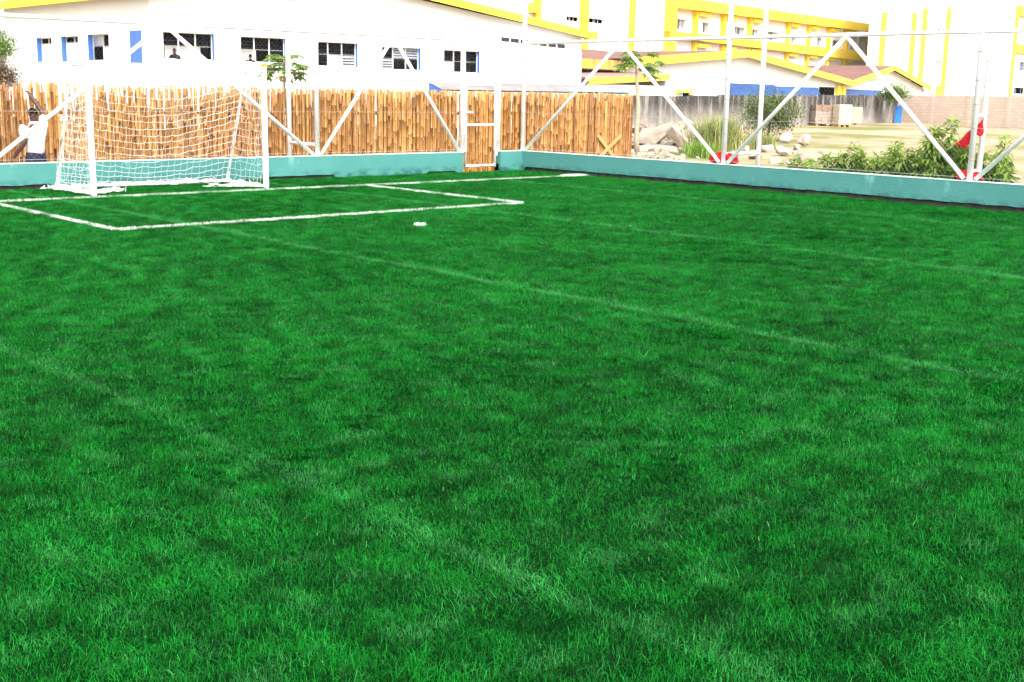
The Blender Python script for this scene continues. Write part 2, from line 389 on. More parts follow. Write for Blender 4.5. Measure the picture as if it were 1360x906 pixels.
# ------------------------------------------------------------------ low teal walls round the pitch
def wall_run(name, label, pts, side, gap):
    """pts: inner face line; side: +1 puts the thickness to the left of the direction"""
    t = thing(name, label, 'wall', (pts[0][0], pts[0][1], 0))
    body = MB(); top = MB(); foot = MB(); TH = .2
    for A, B in zip(pts[:-1], pts[1:]):
        A = Vector((*A, 0)); B = Vector((*B, 0)); d = B - A; L = d.length; d.normalize(); q = Vector((-d.y, d.x, 0)) * side
        n = max(2, int(L / .12)); prof = []
        for i in range(n + 1):
            P = A + d * (L * i / n); g_ = gap(P)
            prof.append((P, -.06 if g_ <= 0 else g_ + 0.011 * mnoise.noise(P * 4.1) + .008 * mnoise.noise(P * 13)))
        for (P, a), (Q, b) in zip(prof[:-1], prof[1:]):
            z = Vector((0, 0, 1)); H = z * (WH - .012)
            body.quad(P + z * a, Q + z * b, Q + H, P + H)
            body.quad(P + z * a, P + z * a + q * TH, Q + z * b + q * TH, Q + z * b)
        body.quad(A + q * TH + z * -.4, A + q * TH + H, B + q * TH + H, B + q * TH + z * -.4)
        for E_ in (A, B): body.quad(E_ + z * -.02, E_ + H, E_ + q * TH + H, E_ + q * TH + z * -.02)
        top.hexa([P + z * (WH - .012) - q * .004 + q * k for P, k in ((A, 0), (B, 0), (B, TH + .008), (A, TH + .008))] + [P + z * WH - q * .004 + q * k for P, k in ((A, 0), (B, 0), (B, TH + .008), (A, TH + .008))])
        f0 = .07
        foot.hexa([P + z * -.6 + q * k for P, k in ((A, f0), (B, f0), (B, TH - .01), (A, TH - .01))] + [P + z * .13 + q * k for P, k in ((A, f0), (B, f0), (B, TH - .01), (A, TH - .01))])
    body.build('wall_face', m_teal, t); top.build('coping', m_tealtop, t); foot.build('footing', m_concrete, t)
def gapL(P):
    x = P.x
    return .05 if x < .15 else (.035 if 4.15 < x < 5.7 else (.02 if 8 < x < 9 and mnoise.noise(P * 1.3) > .1 else -1))
def gapR(P): return .055 if P.y < WY - .05 else -1
wall_run('perimeter_wall', 'low teal wall behind the white goal, running left from the gate', [(-12, WY), (9.06, WY)], 1, gapL)
t2 = wall_run('perimeter_wall', 'low teal wall along the right side of the pitch, with a short return beside the gate', [(10.14, WY), (WX, WY), (WX, -16)], 1, gapR)

# ------------------------------------------------------------------ steel mesh fences
PR = .042
def wires(mb, A, B, z0, z1, pitch=.085, r=.0005):
    A = Vector((*A, 0)); B = Vector((*B, 0)); L = (B - A).length; d = (B - A) / L; H = z1 - z0
    n = int((L + H) / pitch)
    for i in range(n):
        s = i * pitch - H
        for flip in (0, 1):
            a0 = max(0, s); a1 = min(L, s + H)
            if a1 - a0 < .02: continue
            za = z0 + (a0 - s); zb = z0 + (a1 - s)
            if flip: za, zb = z0 + z1 - za, z0 + z1 - zb
            mb.path([A + d * a0 + Vector((0, 0, za)), A + d * a1 + Vector((0, 0, zb))], r, 3, False)
RZ = 2.765
def fence(name, label, A, B, posts, vees, bases, side):
    t = thing(name, label, 'fence', (*A, WH))
    mb = MB(); wires(mb, A, B, WH + .02, RZ)
    a = Vector((*A, 0)); b = Vector((*B, 0)); d = (b - a).normalized()
    for zz in (WH + .05, 1.25, 2.0):
        mb.path([a + Vector((0, 0, zz)), b + Vector((0, 0, zz))], .003, 4, False)
    mb.build('wire_mesh', m_wire, t)
    mb = MB(); mb.tube(a + Vector((0, 0, RZ)), b + Vector((0, 0, RZ)), .036, n=10); mb.build('top_rail', m_steel, t, True)
    for P, h in posts:
        mb = MB(); mb.tube((*P, WH - .03), (*P, h), .048, n=12)
        mb.tube((*P, WH), (*P, WH + .012), .085, n=12); mb.build('post', m_steel, t, True)
        for zt_ in (.75, 1.25, 1.62, 2.0, 2.45):
            mb = MB(); mb.tube((*P, zt_), (*P, zt_ + .018), .051, n=10); mb.tube((P[0] - .05, P[1] - .03, zt_ + .01), (P[0] - .075, P[1] - .045, zt_ - .01), .006, n=4); mb.build('wire_tie', m_tie, t)
    for apex, ends in vees:
        for e_ in ends:
            mb = MB(); mb.tube((*apex, RZ - .02), (*e_, WH + .03), PR * .86, n=10); mb.build('brace', m_steel, t, True)
            p0 = Vector((*apex, RZ)); p1 = Vector((*e_, WH))
    return t
fence('mesh_fence', 'white steel wire fence with slanting braces standing on the teal wall behind the goal', (-8, WY + .1), (9.1, WY + .1),
      [((-7.3, WY + .1), 6.2), ((-.95, WY + .1), 6.2), ((5.4, WY + .1), 6.2), ((9.11, WY + .1), 2.80)],
      [((-4.1, WY + .1), ((-7.2, WY + .1), (-1.05, WY + .1))), ((2.27, WY + .1), ((-.85, WY + .1), (5.3, WY + .1))), ((7.27, WY + .1), ((5.5, WY + .1), (9.02, WY + .1)))], None, 1)
fence('mesh_fence', 'white steel wire fence with slanting braces standing on the right-hand teal wall', (WX + .1, WY + .1), (WX + .1, -15.5),
      [((WX + .1, WY + .1), 6.2), ((WX + .1, -3.72), 6.2), ((WX + .1, -8.74), 6.2), ((WX + .1, -13.8), 6.2), ((10.14, WY + .1), 2.80)],
      [((WX + .1, -.93), ((WX + .1, WY), (WX + .1, -3.62))), ((WX + .1, -6.25), ((WX + .1, -3.82), (WX + .1, -8.64))), ((WX + .1, -11.25), ((WX + .1, -8.84), (WX + .1, -13.7)))], None, 1)
# gate
g = thing('gate', 'white steel wire gate with a middle rail, standing in the gap between the teal walls', 'gate', (9.2, WY + .1, 0))
mb = MB(); gy_ = WY + .1
for x in (9.20, 10.06): mb.tube((x, gy_, .06), (x, gy_, 1.86), .026, n=8)
for z in (.10, .98, 1.83): mb.tube((9.2, gy_, z), (10.06, gy_, z), .026, n=8)
mb.build('frame', m_steel, g, True)
mb = MB(); wires(mb, (9.2, gy_), (10.06, gy_), .1, 1.83); mb.build('wire_mesh', m_wire, g)
mb = MB(); mb.tube((9.10, gy_ - .06, 1.26), (9.36, gy_ - .06, 1.25), .022, n=8); mb.tube((9.34, gy_ - .06, 1.25), (9.34, gy_ - .02, 1.25), .015, n=8); mb.build('latch', m_steel, g, True)
for z in (.35, 1.6):
    mb = MB(); mb.tube((10.09, gy_ - .02, z - .05), (10.09, gy_ - .02, z + .05), .022, n=8); mb.build('hinge', m_steel, g, True)
o = thing('gate_overpanel', 'white steel wire panel filling the space above the gate', 'fence panel', (9.2, gy_, 1.9))
mb = MB()
for z in (2.62, RZ): mb.tube((9.15, gy_, z), (10.11, gy_, z), .028, n=8)
mb.build('rail', m_steel, o, True)
mb = MB(); wires(mb, (9.16, gy_), (10.1, gy_), 1.9, 2.62); mb.build('wire_mesh', m_wire, o)
# tall rear masts, tied to the posts
def mast(label, P, Q, rungs):
    t = thing('steel_mast', label, 'mast', (*P, gz(*P)), 'tall steel masts behind the wire fence')
    mb = MB(); mb.tube((*P, gz(*P) - .1), (*P, 6.4), .047, n=12); mb.build('pole', m_steel, t, True)
    for z in rungs:
        mb = MB(); mb.tube((P[0], P[1], z), (Q[0], Q[1], z), .03, n=8); mb.build('tie_bar', m_steel, t, True)
mast('tall white steel mast with papaya leaves beside it, right of the goal', (5.4, 2.98), (5.4, WY + .13), (.62, 3.4))
mast('tall white steel mast behind the teal wall by the crumpled red cloth', (11.98, -3.72), (WX + .13, -3.72), (.6, 3.6))
mast('tall white steel mast with several short rungs, beside the red pennant', (11.18, -8.74), (WX + .13, -8.74), (.56, 1.45, 2.35, 3.0, 3.9, 4.8))

# ------------------------------------------------------------------ goal
gt = thing('football_goal', 'white football goal with a sagging net, standing on the goal line', 'goal', (1.6, .2, 0))
GX0, GX1, GY, GT = .06, 3.17, .2, 2.0
for x in (GX0, GX1):
    mb = MB(); mb.box((x - .038, GY - .038, -.03), (x + .038, GY + .038, GT + .038)); o = mb.build('post', m_steel, gt)
    bv = o.modifiers.new('bevel', 'BEVEL'); bv.width = .012; bv.segments = 2
mb = MB(); mb.box((GX0 + .043, GY - .041, GT - .042), (GX1 - .043, GY + .041, GT + .041)); o = mb.build('crossbar', m_steel, gt)
bv = o.modifiers.new('bevel', 'BEVEL'); bv.width = .012; bv.segments = 2
TY, BY = .82, 1.58
for x in (GX0, GX1):
    mb = MB(); mb.path([(x, GY + .04, GT), (x, TY - .12, GT), (x, TY - .03, GT - .02), (x, TY + .03, GT - .12), (x, BY, .03)], .017, 8); mb.build('rear_stanchion', m_steel, gt, True)
    mb = MB(); mb.tube((x, GY + .05, .0), (x, BY, .0), .02, n=8); mb.build('ground_bar', m_steel, gt, True)
mb = MB(); mb.tube((GX0, TY - .1, GT), (GX1, TY - .1, GT), .016, n=8); mb.build('rear_top_bar', m_steel, gt, True)
mb = MB(); mb.tube((GX0, BY, .0), (GX1, BY, .0), .02, n=8); mb.build('ground_bar', m_steel, gt, True)
nb = MB(); CR = .0030
def net_panel(f, nu, nv, wob=.012, cell=True):
    rnd = random.Random(nu * 31 + nv)
    grid = [[f(i / nu, j / nv) + Vector((rnd.gauss(0, wob), rnd.gauss(0, wob), rnd.gauss(0, wob))) for i in range(nu + 1)] for j in range(nv + 1)]
    for j in range(nv + 1):
        pts = []
        for i in range(nu):
            a, b = grid[j][i], grid[j][i + 1]; pts += [a, (a + b) / 2 + Vector((0, 0, -.008))]
        nb.path(pts + [grid[j][nu]], CR, 3, False)
    for i in range(nu + 1): nb.path([grid[j][i] for j in range(nv + 1)], CR * .62, 3, False)
W_ = GX1 - GX0
def back(s, t):
    x = GX0 + W_ * s; k = math.sin(math.pi * s)
    z = (GT - .04) * (1 - t) + .03 * t; y = TY + (BY - TY) * t
    return Vector((x, y + .10 * k * math.sin(math.pi * t) * 1.6 - .03, max(.015 + .01 * math.sin(s * 40), z - .27 * k * min(1, t * 4 + .4) * (1 - t ** 5))))
net_panel(back, 26, 16, .010)
def top(s, t):
    k = math.sin(math.pi * s); return Vector((GX0 + W_ * s, GY + (TY - GY) * t, GT - .02 - .08 * k * t))
net_panel(top, 26, 5, .008)
for x, sg in ((GX0, -1), (GX1, 1)):
    def side(s, t, x=x, sg=sg):
        yb = TY + (BY - TY) * t; yy = GY + .04 + (yb - GY - .04) * s ** 1.25
        return Vector((x + sg * (.05 * math.sin(math.pi * s) + .04 * t * s), yy, (GT - .05) * (1 - t) + .02 - .10 * math.sin(math.pi * s) * (1 - t)))
    net_panel(side, 9, 16, .016)
    for k in range(5):     # gathered cords hanging along the stanchion
        o_ = [random.uniform(-.05, .05) for _ in range(2)]
        nb.path([Vector((x + o_[0] * q / 10, TY + (BY - TY + .02) * q / 10 + o_[1] * (.3 + q / 10), (GT - .06) * (1 - q / 10) + .02)) + Vector((random.gauss(0, .012), random.gauss(0, .012), 0)) for q in range(11)], CR, 3, False)
nb.build('net', m_net, gt)
sk = MB()                                   # slack net lying along the ground bars
def slack(A, B, n, w, h):
    n = int(n * .36); h *= .8; w *= .8
    A = Vector(A); B = Vector(B); d = B - A; L = d.length; d.normalize(); q = Vector((-d.y, d.x, 0))
    for _ in range(n):
        s = random.uniform(0, L); l = random.uniform(.15, .5); pts = []
        o1 = random.gauss(0, w)
        for k in range(6):
            pts.append(A + d * min(L + .05, max(-.05, s + l * k / 5)) + q * (o1 + random.gauss(0, w * .5)) + Vector((0, 0, abs(random.gauss(h * .35, h * .4)))))
        sk.path(pts, .0055, 3, False)
slack((GX0 - .05, BY - .02, 0), (GX1, BY - .02, 0), 620, .035, .075)
slack((GX0, GY + .02, 0), (GX0 - .03, BY, 0), 300, .07, .07)
slack((GX1, GY, 0), (GX1, BY, 0), 150, .06, .06)
slack((GX0 - .05, GY + .12, 0), (GX0 + .55, GY + .42, 0), 200, .06, .06)
slack((GX1 - .9, GY + .6, 0), (GX1, GY + .1, 0), 80, .06, .06)
sk.build('net_skirt', m_net, gt)

# ------------------------------------------------------------------ bamboo fence
bt = thing('bamboo_fence', 'tall screen of upright golden bamboo canes behind the goal and gate', 'fence', (4, 3.3, -.42))
bb = MB(); rb = random.Random(5)
def cane(x, y, top, rad, lean):
    bb.tint = rb.random()
    z0 = -.47; pts = []; rs = []; z = z0 + rb.uniform(0, .3)
    zs = [(z0, 1)]
    while z < top - .06:
        zs += [(z - .013, 1), (z - .006, 1.12), (z + .006, 1.12), (z + .013, 1)]; z += rb.uniform(.22, .40)
    zs.append((top, 1)); b1, b2 = rb.gauss(0, .008), rb.uniform(0, 6)
    for zz, k in zs:
        pts.append((x + lean * (zz - z0) + b1 * math.sin(zz * 2 + b2), y + rb.gauss(0, .002), zz)); rs.append(rad * k * (1 - .05 * (zz - z0)))
    n0 = len(bb.v); bb.path(pts, rs, 8)
    for i, (zz, k) in enumerate(zs):
        if k > 1:
            for q in range(8): bb.t[n0 + i * 8 + q] = bb.tint * .25
x = -9.0
while x < 15.95:
    rad = rb.choice((.017, .020, .022, .025, .028, .032)); x += rad * .98
    top_ = 1.69 + .035 * mnoise.noise(Vector((x * .8, 0, 0))) + rb.uniform(-.03, .03)
    pshort = .30 if x < 4.2 else .07
    if rb.random() < pshort: top_ = rb.uniform(1.05, 1.55) if x < 4 else rb.uniform(1.45, 1.62)
    cane(x, 3.3 + rb.gauss(0, .012), top_, rad, rb.gauss(0, .006))
    x += rad * .98 + (rb.uniform(.0, .012) if rb.random() < .3 else 0)
x = -9
while x < 15.9:                              # thinner row behind, closing most gaps
    rad = rb.uniform(.018, .028); x += rad * 1.9 + (rb.uniform(0, .05) if x < 4.2 else 0)
    cane(x, 3.385 + rb.gauss(0, .01), 1.66 + rb.uniform(-.10, .05) - (.25 * rb.random() if x < 4.2 else 0), rad, rb.gauss(0, .006))
bb.build('cane_panel', m_bamboo, bt, True)
for z in (.1, 1.2):
    mb = MB(); mb.tube((-9, 3.47, z), (15.9, 3.47, z), .04, n=8); mb.build('cross_rail', m_bamboo, bt, True)
mb = MB(); mb.tube((15.93, 3.33, -.5), (15.95, 3.33, 1.66), .05, n=10); mb.build('end_post', m_plank, bt, True)
for a, b in (((14.63, .66), (15.25, .10)), ((14.70, .12), (15.46, .66))):
    mb = MB(); d = Vector((b[0] - a[0], 0, b[1] - a[1])); c = Vector(((a[0] + b[0]) / 2, 3.215 if a[1] > .5 else 3.19, (a[1] + b[1]) / 2))
    mb.obox(c, (d.length, .02, .09), Matrix.Rotation(-math.atan2(d.z, d.x), 3, 'Y')); mb.build('cross_brace', m_plank, bt)

# ------------------------------------------------------------------ people
def skin_obj(name, joints, edges, root, material, parent, levels=2):
    me = bpy.data.meshes.new(name); keys = list(joints); ix = {k: i for i, k in enumerate(keys)}
    me.from_pydata([joints[k][0] for k in keys], [(ix[a], ix[b]) for a, b in edges], []); me.materials.append(material)
    o = bpy.data.objects.new(name, me); col.objects.link(o)
    s = o.modifiers.new('skin', 'SKIN'); s.use_smooth_shade = True; s.branch_smoothing = .4
    for k in keys:
        r = joints[k][1]; sv = me.skin_vertices[0].data[ix[k]]; sv.radius = r if isinstance(r, tuple) else (r, r); sv.use_root = (k == root)
    sb = o.modifiers.new('sub', 'SUBSURF'); sb.levels = levels; sb.render_levels = levels
    if parent: o.parent = parent; o.matrix_parent_inverse = Matrix.Translation(-parent_world(parent))
    return o
def person(label, base, fz, arms, shirt_m, short_m, skin_m=None, yaw=0, group=None):
    """standing figure about 1.71 m; fz = floor height; arms = {'L': (elbow, wrist), 'R': ...} in local coordinates; faces +Y"""
    skin_m = skin_m or m_skin
    t = thing('person', label, 'person', (base[0], base[1], fz), group)
    Rz = Matrix.Rotation(yaw, 3, 'Z'); B = Vector((base[0], base[1], fz))
    W = lambda p: tuple(B + Rz @ Vector(p))
    J = {}; E = []
    def j(k, p, r, par=None):
        J[k] = (W(p), r)
        if par: E.append((par, k))
    j('pelvis', (0, 0, .95), (.125, .085)); j('waist', (0, 0, 1.08), (.11, .078), 'pelvis'); j('chest', (0, .0, 1.28), (.145, .09), 'waist')
    j('neckb', (0, .0, 1.42), (.075, .07), 'chest'); j('neck', (0, .01, 1.48), .052, 'neckb'); j('head', (0, .02, 1.56), (.068, .08), 'neck')
    j('skull', (0, .015, 1.635), (.072, .088), 'head'); j('crown', (0, .01, 1.69), (.045, .055), 'skull')
    for s, sg in (('L', -1), ('R', 1)):
        el, wr = (Vector(q) for q in arms[s])
        j('sh' + s, (sg * .16, 0, 1.37), .055, 'chest'); j('el' + s, el, .050, 'sh' + s); j('wr' + s, wr, .036, 'el' + s)
        d = (wr - el).normalized(); u, w = orth(d)
        j('palm' + s, wr + d * .055, (.036, .02), 'wr' + s); j('kn' + s, wr + d * .09, (.034, .016), 'palm' + s)
        for k, (o_, l) in enumerate(((-.03, .06), (-.01, .075), (.01, .07), (.03, .055))):
            j('f%d%s' % (k, s), wr + d * .105 + u * o_, .0095, 'kn' + s)
            j('g%d%s' % (k, s), wr + d * (.105 + l * .55) + u * o_ * 1.1 + w * .008, .009, 'f%d%s' % (k, s)); j('h%d%s' % (k, s), wr + d * (.10 + l * .95) + u * o_ * 1.1 + w * .026, .0075, 'g%d%s' % (k, s))
        j('t0' + s, wr + d * .05 + u * .045, .011, 'palm' + s); j('t1' + s, wr + d * .085 + u * .062 + w * .012, .009, 't0' + s)
        j('hip' + s, (sg * .09, 0, .88), .092, 'pelvis'); j('knee' + s, (sg * .10, .02, .48), .057, 'hip' + s); j('calf' + s, (sg * .10, -.01, .33), .054, 'knee' + s)
        j('ank' + s, (sg * .10, -.02, .08), .036, 'calf' + s); j('toe' + s, (sg * .12, .14, .035), (.042, .03), 'ank' + s)
    skin_obj('body', J, E, 'pelvis', skin_m, t)
    # face (nose, eyes, mouth) and ears
    mb = MB(); n = lambda *p: Vector(W(p))
    mb.path([n(0, .10, 1.60), n(0, .118, 1.575), n(0, .10, 1.56)], [.008, .017, .012], 6)
    mb.build('nose', skin_m, t, True)
    for sg in (-1, 1):
        mb = MB(); mb.path([n(sg * .073, .0, 1.62), n(sg * .082, -.012, 1.60), n(sg * .074, .0, 1.57)], [.010, .014, .008], 6); mb.build('ear', skin_m, t, True)
        mb = MB(); mb.path([n(sg * .042, .086, 1.615), n(sg * .018, .095, 1.615)], .008, 6); mb.build('eye', m_hair, t)
    mb = MB(); mb.path([n(-.024, .090, 1.53), n(.024, .090, 1.53)], .006, 6); mb.build('mouth', m_hair, t)
    # hair: close cap over the skull
    hb = MB(); rows = 6; seg = 14; vs = []; fs = []
    for i in range(rows + 1):
        a = (i / rows) * 1.65
        for k in range(seg):
            b = 2 * math.pi * k / seg; rr = math.sin(a); lim = .0 if math.sin(b) < .2 else .03 * rr
            vs.append(n(.070 * rr * math.cos(b), .008 + .084 * rr * math.sin(b), 1.625 + .078 * math.cos(a) + lim))
    for i in range(rows):
        for k in range(seg): fs.append((i * seg + k, i * seg + (k + 1) % seg, (i + 1) * seg + (k + 1) % seg, (i + 1) * seg + k))
    hb.add(vs, fs); hb.build('hair', m_hair, t, True)
    J = {}; E = []
    j('a', (0, 0, .86), (.185, .135)); j('b', (0, 0, 1.06), (.178, .13), 'a'); j('c', (0, 0, 1.27), (.198, .14), 'b'); j('d', (0, 0, 1.40), (.13, .11), 'c'); j('dd', (0, .005, 1.49), (.075, .075), 'd')
    for s, sg in (('L', -1), ('R', 1)):
        el = Vector(arms[s][0]); sh = Vector((sg * .17, 0, 1.38)); j('s' + s, sh, .088, 'c'); j('e' + s, sh.lerp(el, .85), .075, 's' + s)
    skin_obj('shirt', J, E, 'a', shirt_m, t)
    J = {}; E = []
    j('a', (0, 0, 1.01), (.158, .112)); j('b', (0, 0, .92), (.165, .12), 'a')
    for s, sg in (('L', -1), ('R', 1)): j('h' + s, (sg * .095, 0, .84), .112, 'b'); j('k' + s, (sg * .11, .01, .52), .092, 'h' + s)
    skin_obj('shorts', J, E, 'a', short_m, t)
    return t
person('person in pale pink t-shirt and dark shorts, one arm raised to the bamboo fence', (.16, 2.72), -.42,
       {'L': ((-.23, -.07, 1.13), (-.34, .04, .93)), 'R': ((.26, .16, 1.62), (.17, .34, 1.88))}, m_tee, m_navy, yaw=.12)
wp = {'L': ((-.25, .02, 1.13), (-.18, .20, 1.0)), 'R': ((.25, .02, 1.13), (.18, .2, 1.0))}
person('person coloured as a dark silhouette inside the window nearest the building corner', (19.05, 34.40), 1.69, wp, m_silhouette, m_silhouette, yaw=2.4)
person('person coloured as a dark silhouette inside the second window from the building corner, behind the papaya leaves', (22.98, 34.40), 1.56, wp, m_silhouette, m_silhouette, yaw=-.6)

# ------------------------------------------------------------------ buildings
def wall_holes(mb, P, u0, u1, z0, z1, holes):
    us = sorted({u0, u1} | {h[i] for h in holes for i in (0, 1)}); zs = sorted({z0, z1} | {h[i] for h in holes for i in (2, 3)})
    for a, b in zip(us[:-1], us[1:]):
        for c, d in zip(zs[:-1], zs[1:]):
            if any(h[0] - 1e-6 <= a and b <= h[1] + 1e-6 and h[2] - 1e-6 <= c and d <= h[3] + 1e-6 for h in holes): continue
            mb.quad(P(a, 0, c), P(b, 0, c), P(b, 0, d), P(a, 0, d))
def window(parent, P, h, cells, D=.26, mull=(1 / 3, 2 / 3), jamb=None, zmid=.5):
    """cells: {(column, 0 lower / 1 upper): 'louvre' | 'white' | 'grey'}; the rest is dark glass"""
    u0, u1, z0, z1 = h; w = u1 - u0; H = z1 - z0; f = .03
    mb = MB()
    for a, b in ((u0, u0 + f), (u1 - f, u1)): mb.box((a, D - .06, z0), (b, D, z1), P)
    for a, b in ((z0, z0 + f), (z1 - f, z1)): mb.box((u0 + f, D - .06, a), (u1 - f, D, b), P)
    for q in mull: mb.box((u0 + q * w - .022, D - .058, z0 + f), (u0 + q * w + .022, D - .002, z1 - f), P)
    if zmid: mb.box((u0 + f, D - .04, z0 + zmid * H - .005), (u1 - f, D - .012, z0 + zmid * H + .005), P)
    o = mb.build('window', m_whitepanel, parent)
    mb = MB(); mb.box((u0, D + .9, z0 - .8), (u1, D + .95, z1 + .3), P)
    mb.quad(P(u0 - .3, D + .9, z1 + .05), P(u1 + .3, D + .9, z1 + .05), P(u1 + .3, D, z1 + .05), P(u0 - .3, D, z1 + .05))
    mb.quad(P(u0 - .3, D, z0 - .8), P(u0 - .3, D + .9, z0 - .8), P(u0 - .3, D + .9, z1 + .05), P(u0 - .3, D, z1 + .05))
    mb.quad(P(u1 + .3, D, z0 - .8), P(u1 + .3, D + .9, z0 - .8), P(u1 + .3, D + .9, z1 + .05), P(u1 + .3, D, z1 + .05))
    mb.build('dark_interior', m_dark, o)
    mb = MB()
    for a, b, c, d in ((u0, u0, z0, z1), (u1, u1, z0, z1)):
        if (jamb == 'hi' and a == u1) or (jamb == 'lo' and a == u0): continue
        mb.quad(P(a, 0, c), P(a, D, c), P(a, D, d), P(a, 0, d))
    mb.quad(P(u0, 0, z0), P(u1, 0, z0), P(u1, D, z0), P(u0, D, z0)); mb.quad(P(u0, 0, z1), P(u1, 0, z1), P(u1, D, z1), P(u0, D, z1))
    mb.build('reveal', m_plaster, o)
    if jamb:
        a = u1 if jamb == 'hi' else u0
        mb = MB(); mb.quad(P(a, 0, z0), P(a, D, z0), P(a, D, z1), P(a, 0, z1)); mb.build('blue_jamb', m_blue, o)
    cols = [0] + list(mull) + [1]
    lv = MB(); wh = MB(); dg = MB()
    for k in range(len(cols) - 1):
        for up in (0, 1):
            a = u0 + cols[k] * w + .05; b = u0 + cols[k + 1] * w - .05; c = z0 + f + (0 if not up else H * zmid); d = z0 + (H * zmid if not up else H) - f
            if not zmid:
                if up: continue
                d = z1 - f
            ty = cells.get((k, up), 'dark'); n = max(2, int((d - c) / .11))
            if ty == 'open': continue
            for q in range(n):
                zc = c + (d - c) * (q + .5) / n; hh = (d - c) / n * .5
                if ty == 'white': tgt, dv, s_ = wh, .012, .98
                elif ty == 'louvre': tgt, dv, s_ = lv, .05, .8
                elif ty == 'grey': tgt, dv, s_ = lv, .01, .98
                else: tgt, dv, s_ = dg, .055, .35
                tgt.hexa([P(a, D - .03 - dv, zc - hh * s_), P(b, D - .03 - dv, zc - hh * s_), P(b, D - .026 - dv, zc - hh * s_), P(a, D - .026 - dv, zc - hh * s_),
                          P(a, D - .03 + dv, zc + hh * s_), P(b, D - .03 + dv, zc + hh * s_), P(b, D - .026 + dv, zc + hh * s_), P(a, D - .026 + dv, zc + hh * s_)])
    if lv.v: lv.build('grey_louvres', m_louvre, o)
    if wh.v: wh.build('white_louvres', m_whitepanel, o)
    if dg.v: dg.build('dark_louvres', m_glassdark, o)
    return o

# --- white gabled hall behind the bamboo
H0 = thing('gabled_hall', 'white gabled hall with blue window jambs and a yellow roof edge, behind the bamboo fence', 'building', (17.73, 34.09, -.4))
XB, YB, XE, YE = 17.73, 34.09, 45.2, 51.5
PF = lambda u, v, z: Vector((u, YB + v, z)); PL = lambda u, v, z: Vector((XB + v, u, z))
fw = [(18.35, 20.9, 2.91, 4.11), (22.3, 24.8, 2.89, 4.07), (26.5, 29.02, 2.80, 4.0), (30.55, 33.08, 2.74, 3.9), (34.68, 37.22, 2.70, 3.88)]
lw = [(45.2, 47.15, 2.82, 4.05), (41.9, 43.95, 2.82, 4.06), (38.4, 40.75, 2.86, 4.09)]
RX, RZ2 = 28.15, 7.25; EZ = 5.55
mb = MB(); wall_holes(mb, PF, XB, XE, -.6, 4.9, fw)
mb.quad(PF(XB, 0, 4.9), PF(XE, 0, 4.9), PF(XE, 0, 5.0), PF(RX, 0, 6.95), PF(XB, 0, 5.72))
wall_holes(mb, PL, YB, YE, -.6, 5.72, lw)
mb.quad((XE, YB, -.6), (XE, YE, -.6), (XE, YE, 5.0), (XE, YB, 5.0)); mb.quad((XB, YE, -.6), (XE, YE, -.6), (XE, YE, 5.0), (RX, YE, 6.95), (XB, YE, 5.72))
mb.build('wall', m_plaster, H0)
cells = [{(0, 0): 'open', (1, 0): 'open', (2, 0): 'open'}, {(0, 0): 'open', (1, 0): 'open'}, {(1, 0): 'grey', (2, 0): 'louvre'}, {(0, 0): 'louvre', (1, 1): 'louvre', (2, 1): 'louvre'}, {(0, 0): 'grey'}]
wins = []
for h, c in zip(fw, cells): wins.append(window(H0, PF, h, c, D=.26, jamb='hi'))
for w_, (a, b, c, d) in zip(wins[:2], ((18.65, 20.45, 2.93, 3.50), (22.3, 23.4, 2.93, 3.48))):
    mb = MB(); mb.box((a, .50, c - .3), (b, .52, d), PF); mb.build('daylight_panel', m_whitepanel, w_)  # added white panels standing in for daylight through the opposite windows
for h, c in zip(lw, ({(0, 0): 'white', (1, 0): 'white'}, {(0, 0): 'white', (1, 0): 'white'}, {(0, 0): 'white', (1, 1): 'grey'})):
    window(H0, PL, h, c, D=.30, jamb='hi', mull=(.5,), zmid=.78 if h[0] > 41 else .55)
mb = MB(); mb.box((34.95, -.03, 2.68), (36.1, -.002, 4.15), PL); mb.build('blue_shutter', m_blue, H0)
mb = MB(); ov = .55
for (xa, za), (xb, zb) in (((XB - .6, 5.68), (RX, RZ2 - .12)), ((RX, RZ2 - .12), (XE + .45, 4.93))):
    mb.hexa([(xa, YB - ov, za), (xb, YB - ov, zb), (xb, YE + .3, zb), (xa, YE + .3, za), (xa, YB - ov, za + .12), (xb, YB - ov, zb + .12), (xb, YE + .3, zb + .12), (xa, YE + .3, za + .12)])
mb.build('roof', m_paleroof, H0)
mb = MB(); yf = YB - ov - .06
for (xa, za), (xb, zb) in (((XB - .6, 5.62), (RX, 6.98)), ((RX, 6.98), (XE + .1, 4.90))):
    mb.hexa([(xa, yf, za), (xb, yf, zb), (xb, yf + .055, zb), (xa, yf + .055, za), (xa, yf, za + .40), (xb, yf, zb + .40), (xb, yf + .055, zb + .40), (xa, yf + .055, za + .40)])
mb.box((XE + .1, yf - .01, 4.83), (XE + .75, yf + .5, 5.30))
mb.box((XB - .66, yf, 5.60), (XB - .605, YE + .4, 6.02))
mb.build('fascia', m_yellow, H0)
mb = MB(); mb.hexa([PF(38.4, -1.0, -.6), PF(44.25, -1.0, -.6), PF(44.25, -.002, -.6), PF(38.4, -.002, -.6), PF(38.4, -1.0, 4.42), PF(44.25, -1.0, 4.10), PF(44.25, -.002, 4.10), PF(38.4, -.002, 4.42)])
mb.build('lean_to', m_plaster, H0)
cl = MB(); cp = MB(); n_ = 7
zt = lambda x: 4.72 - .045 * (x - 38.8)
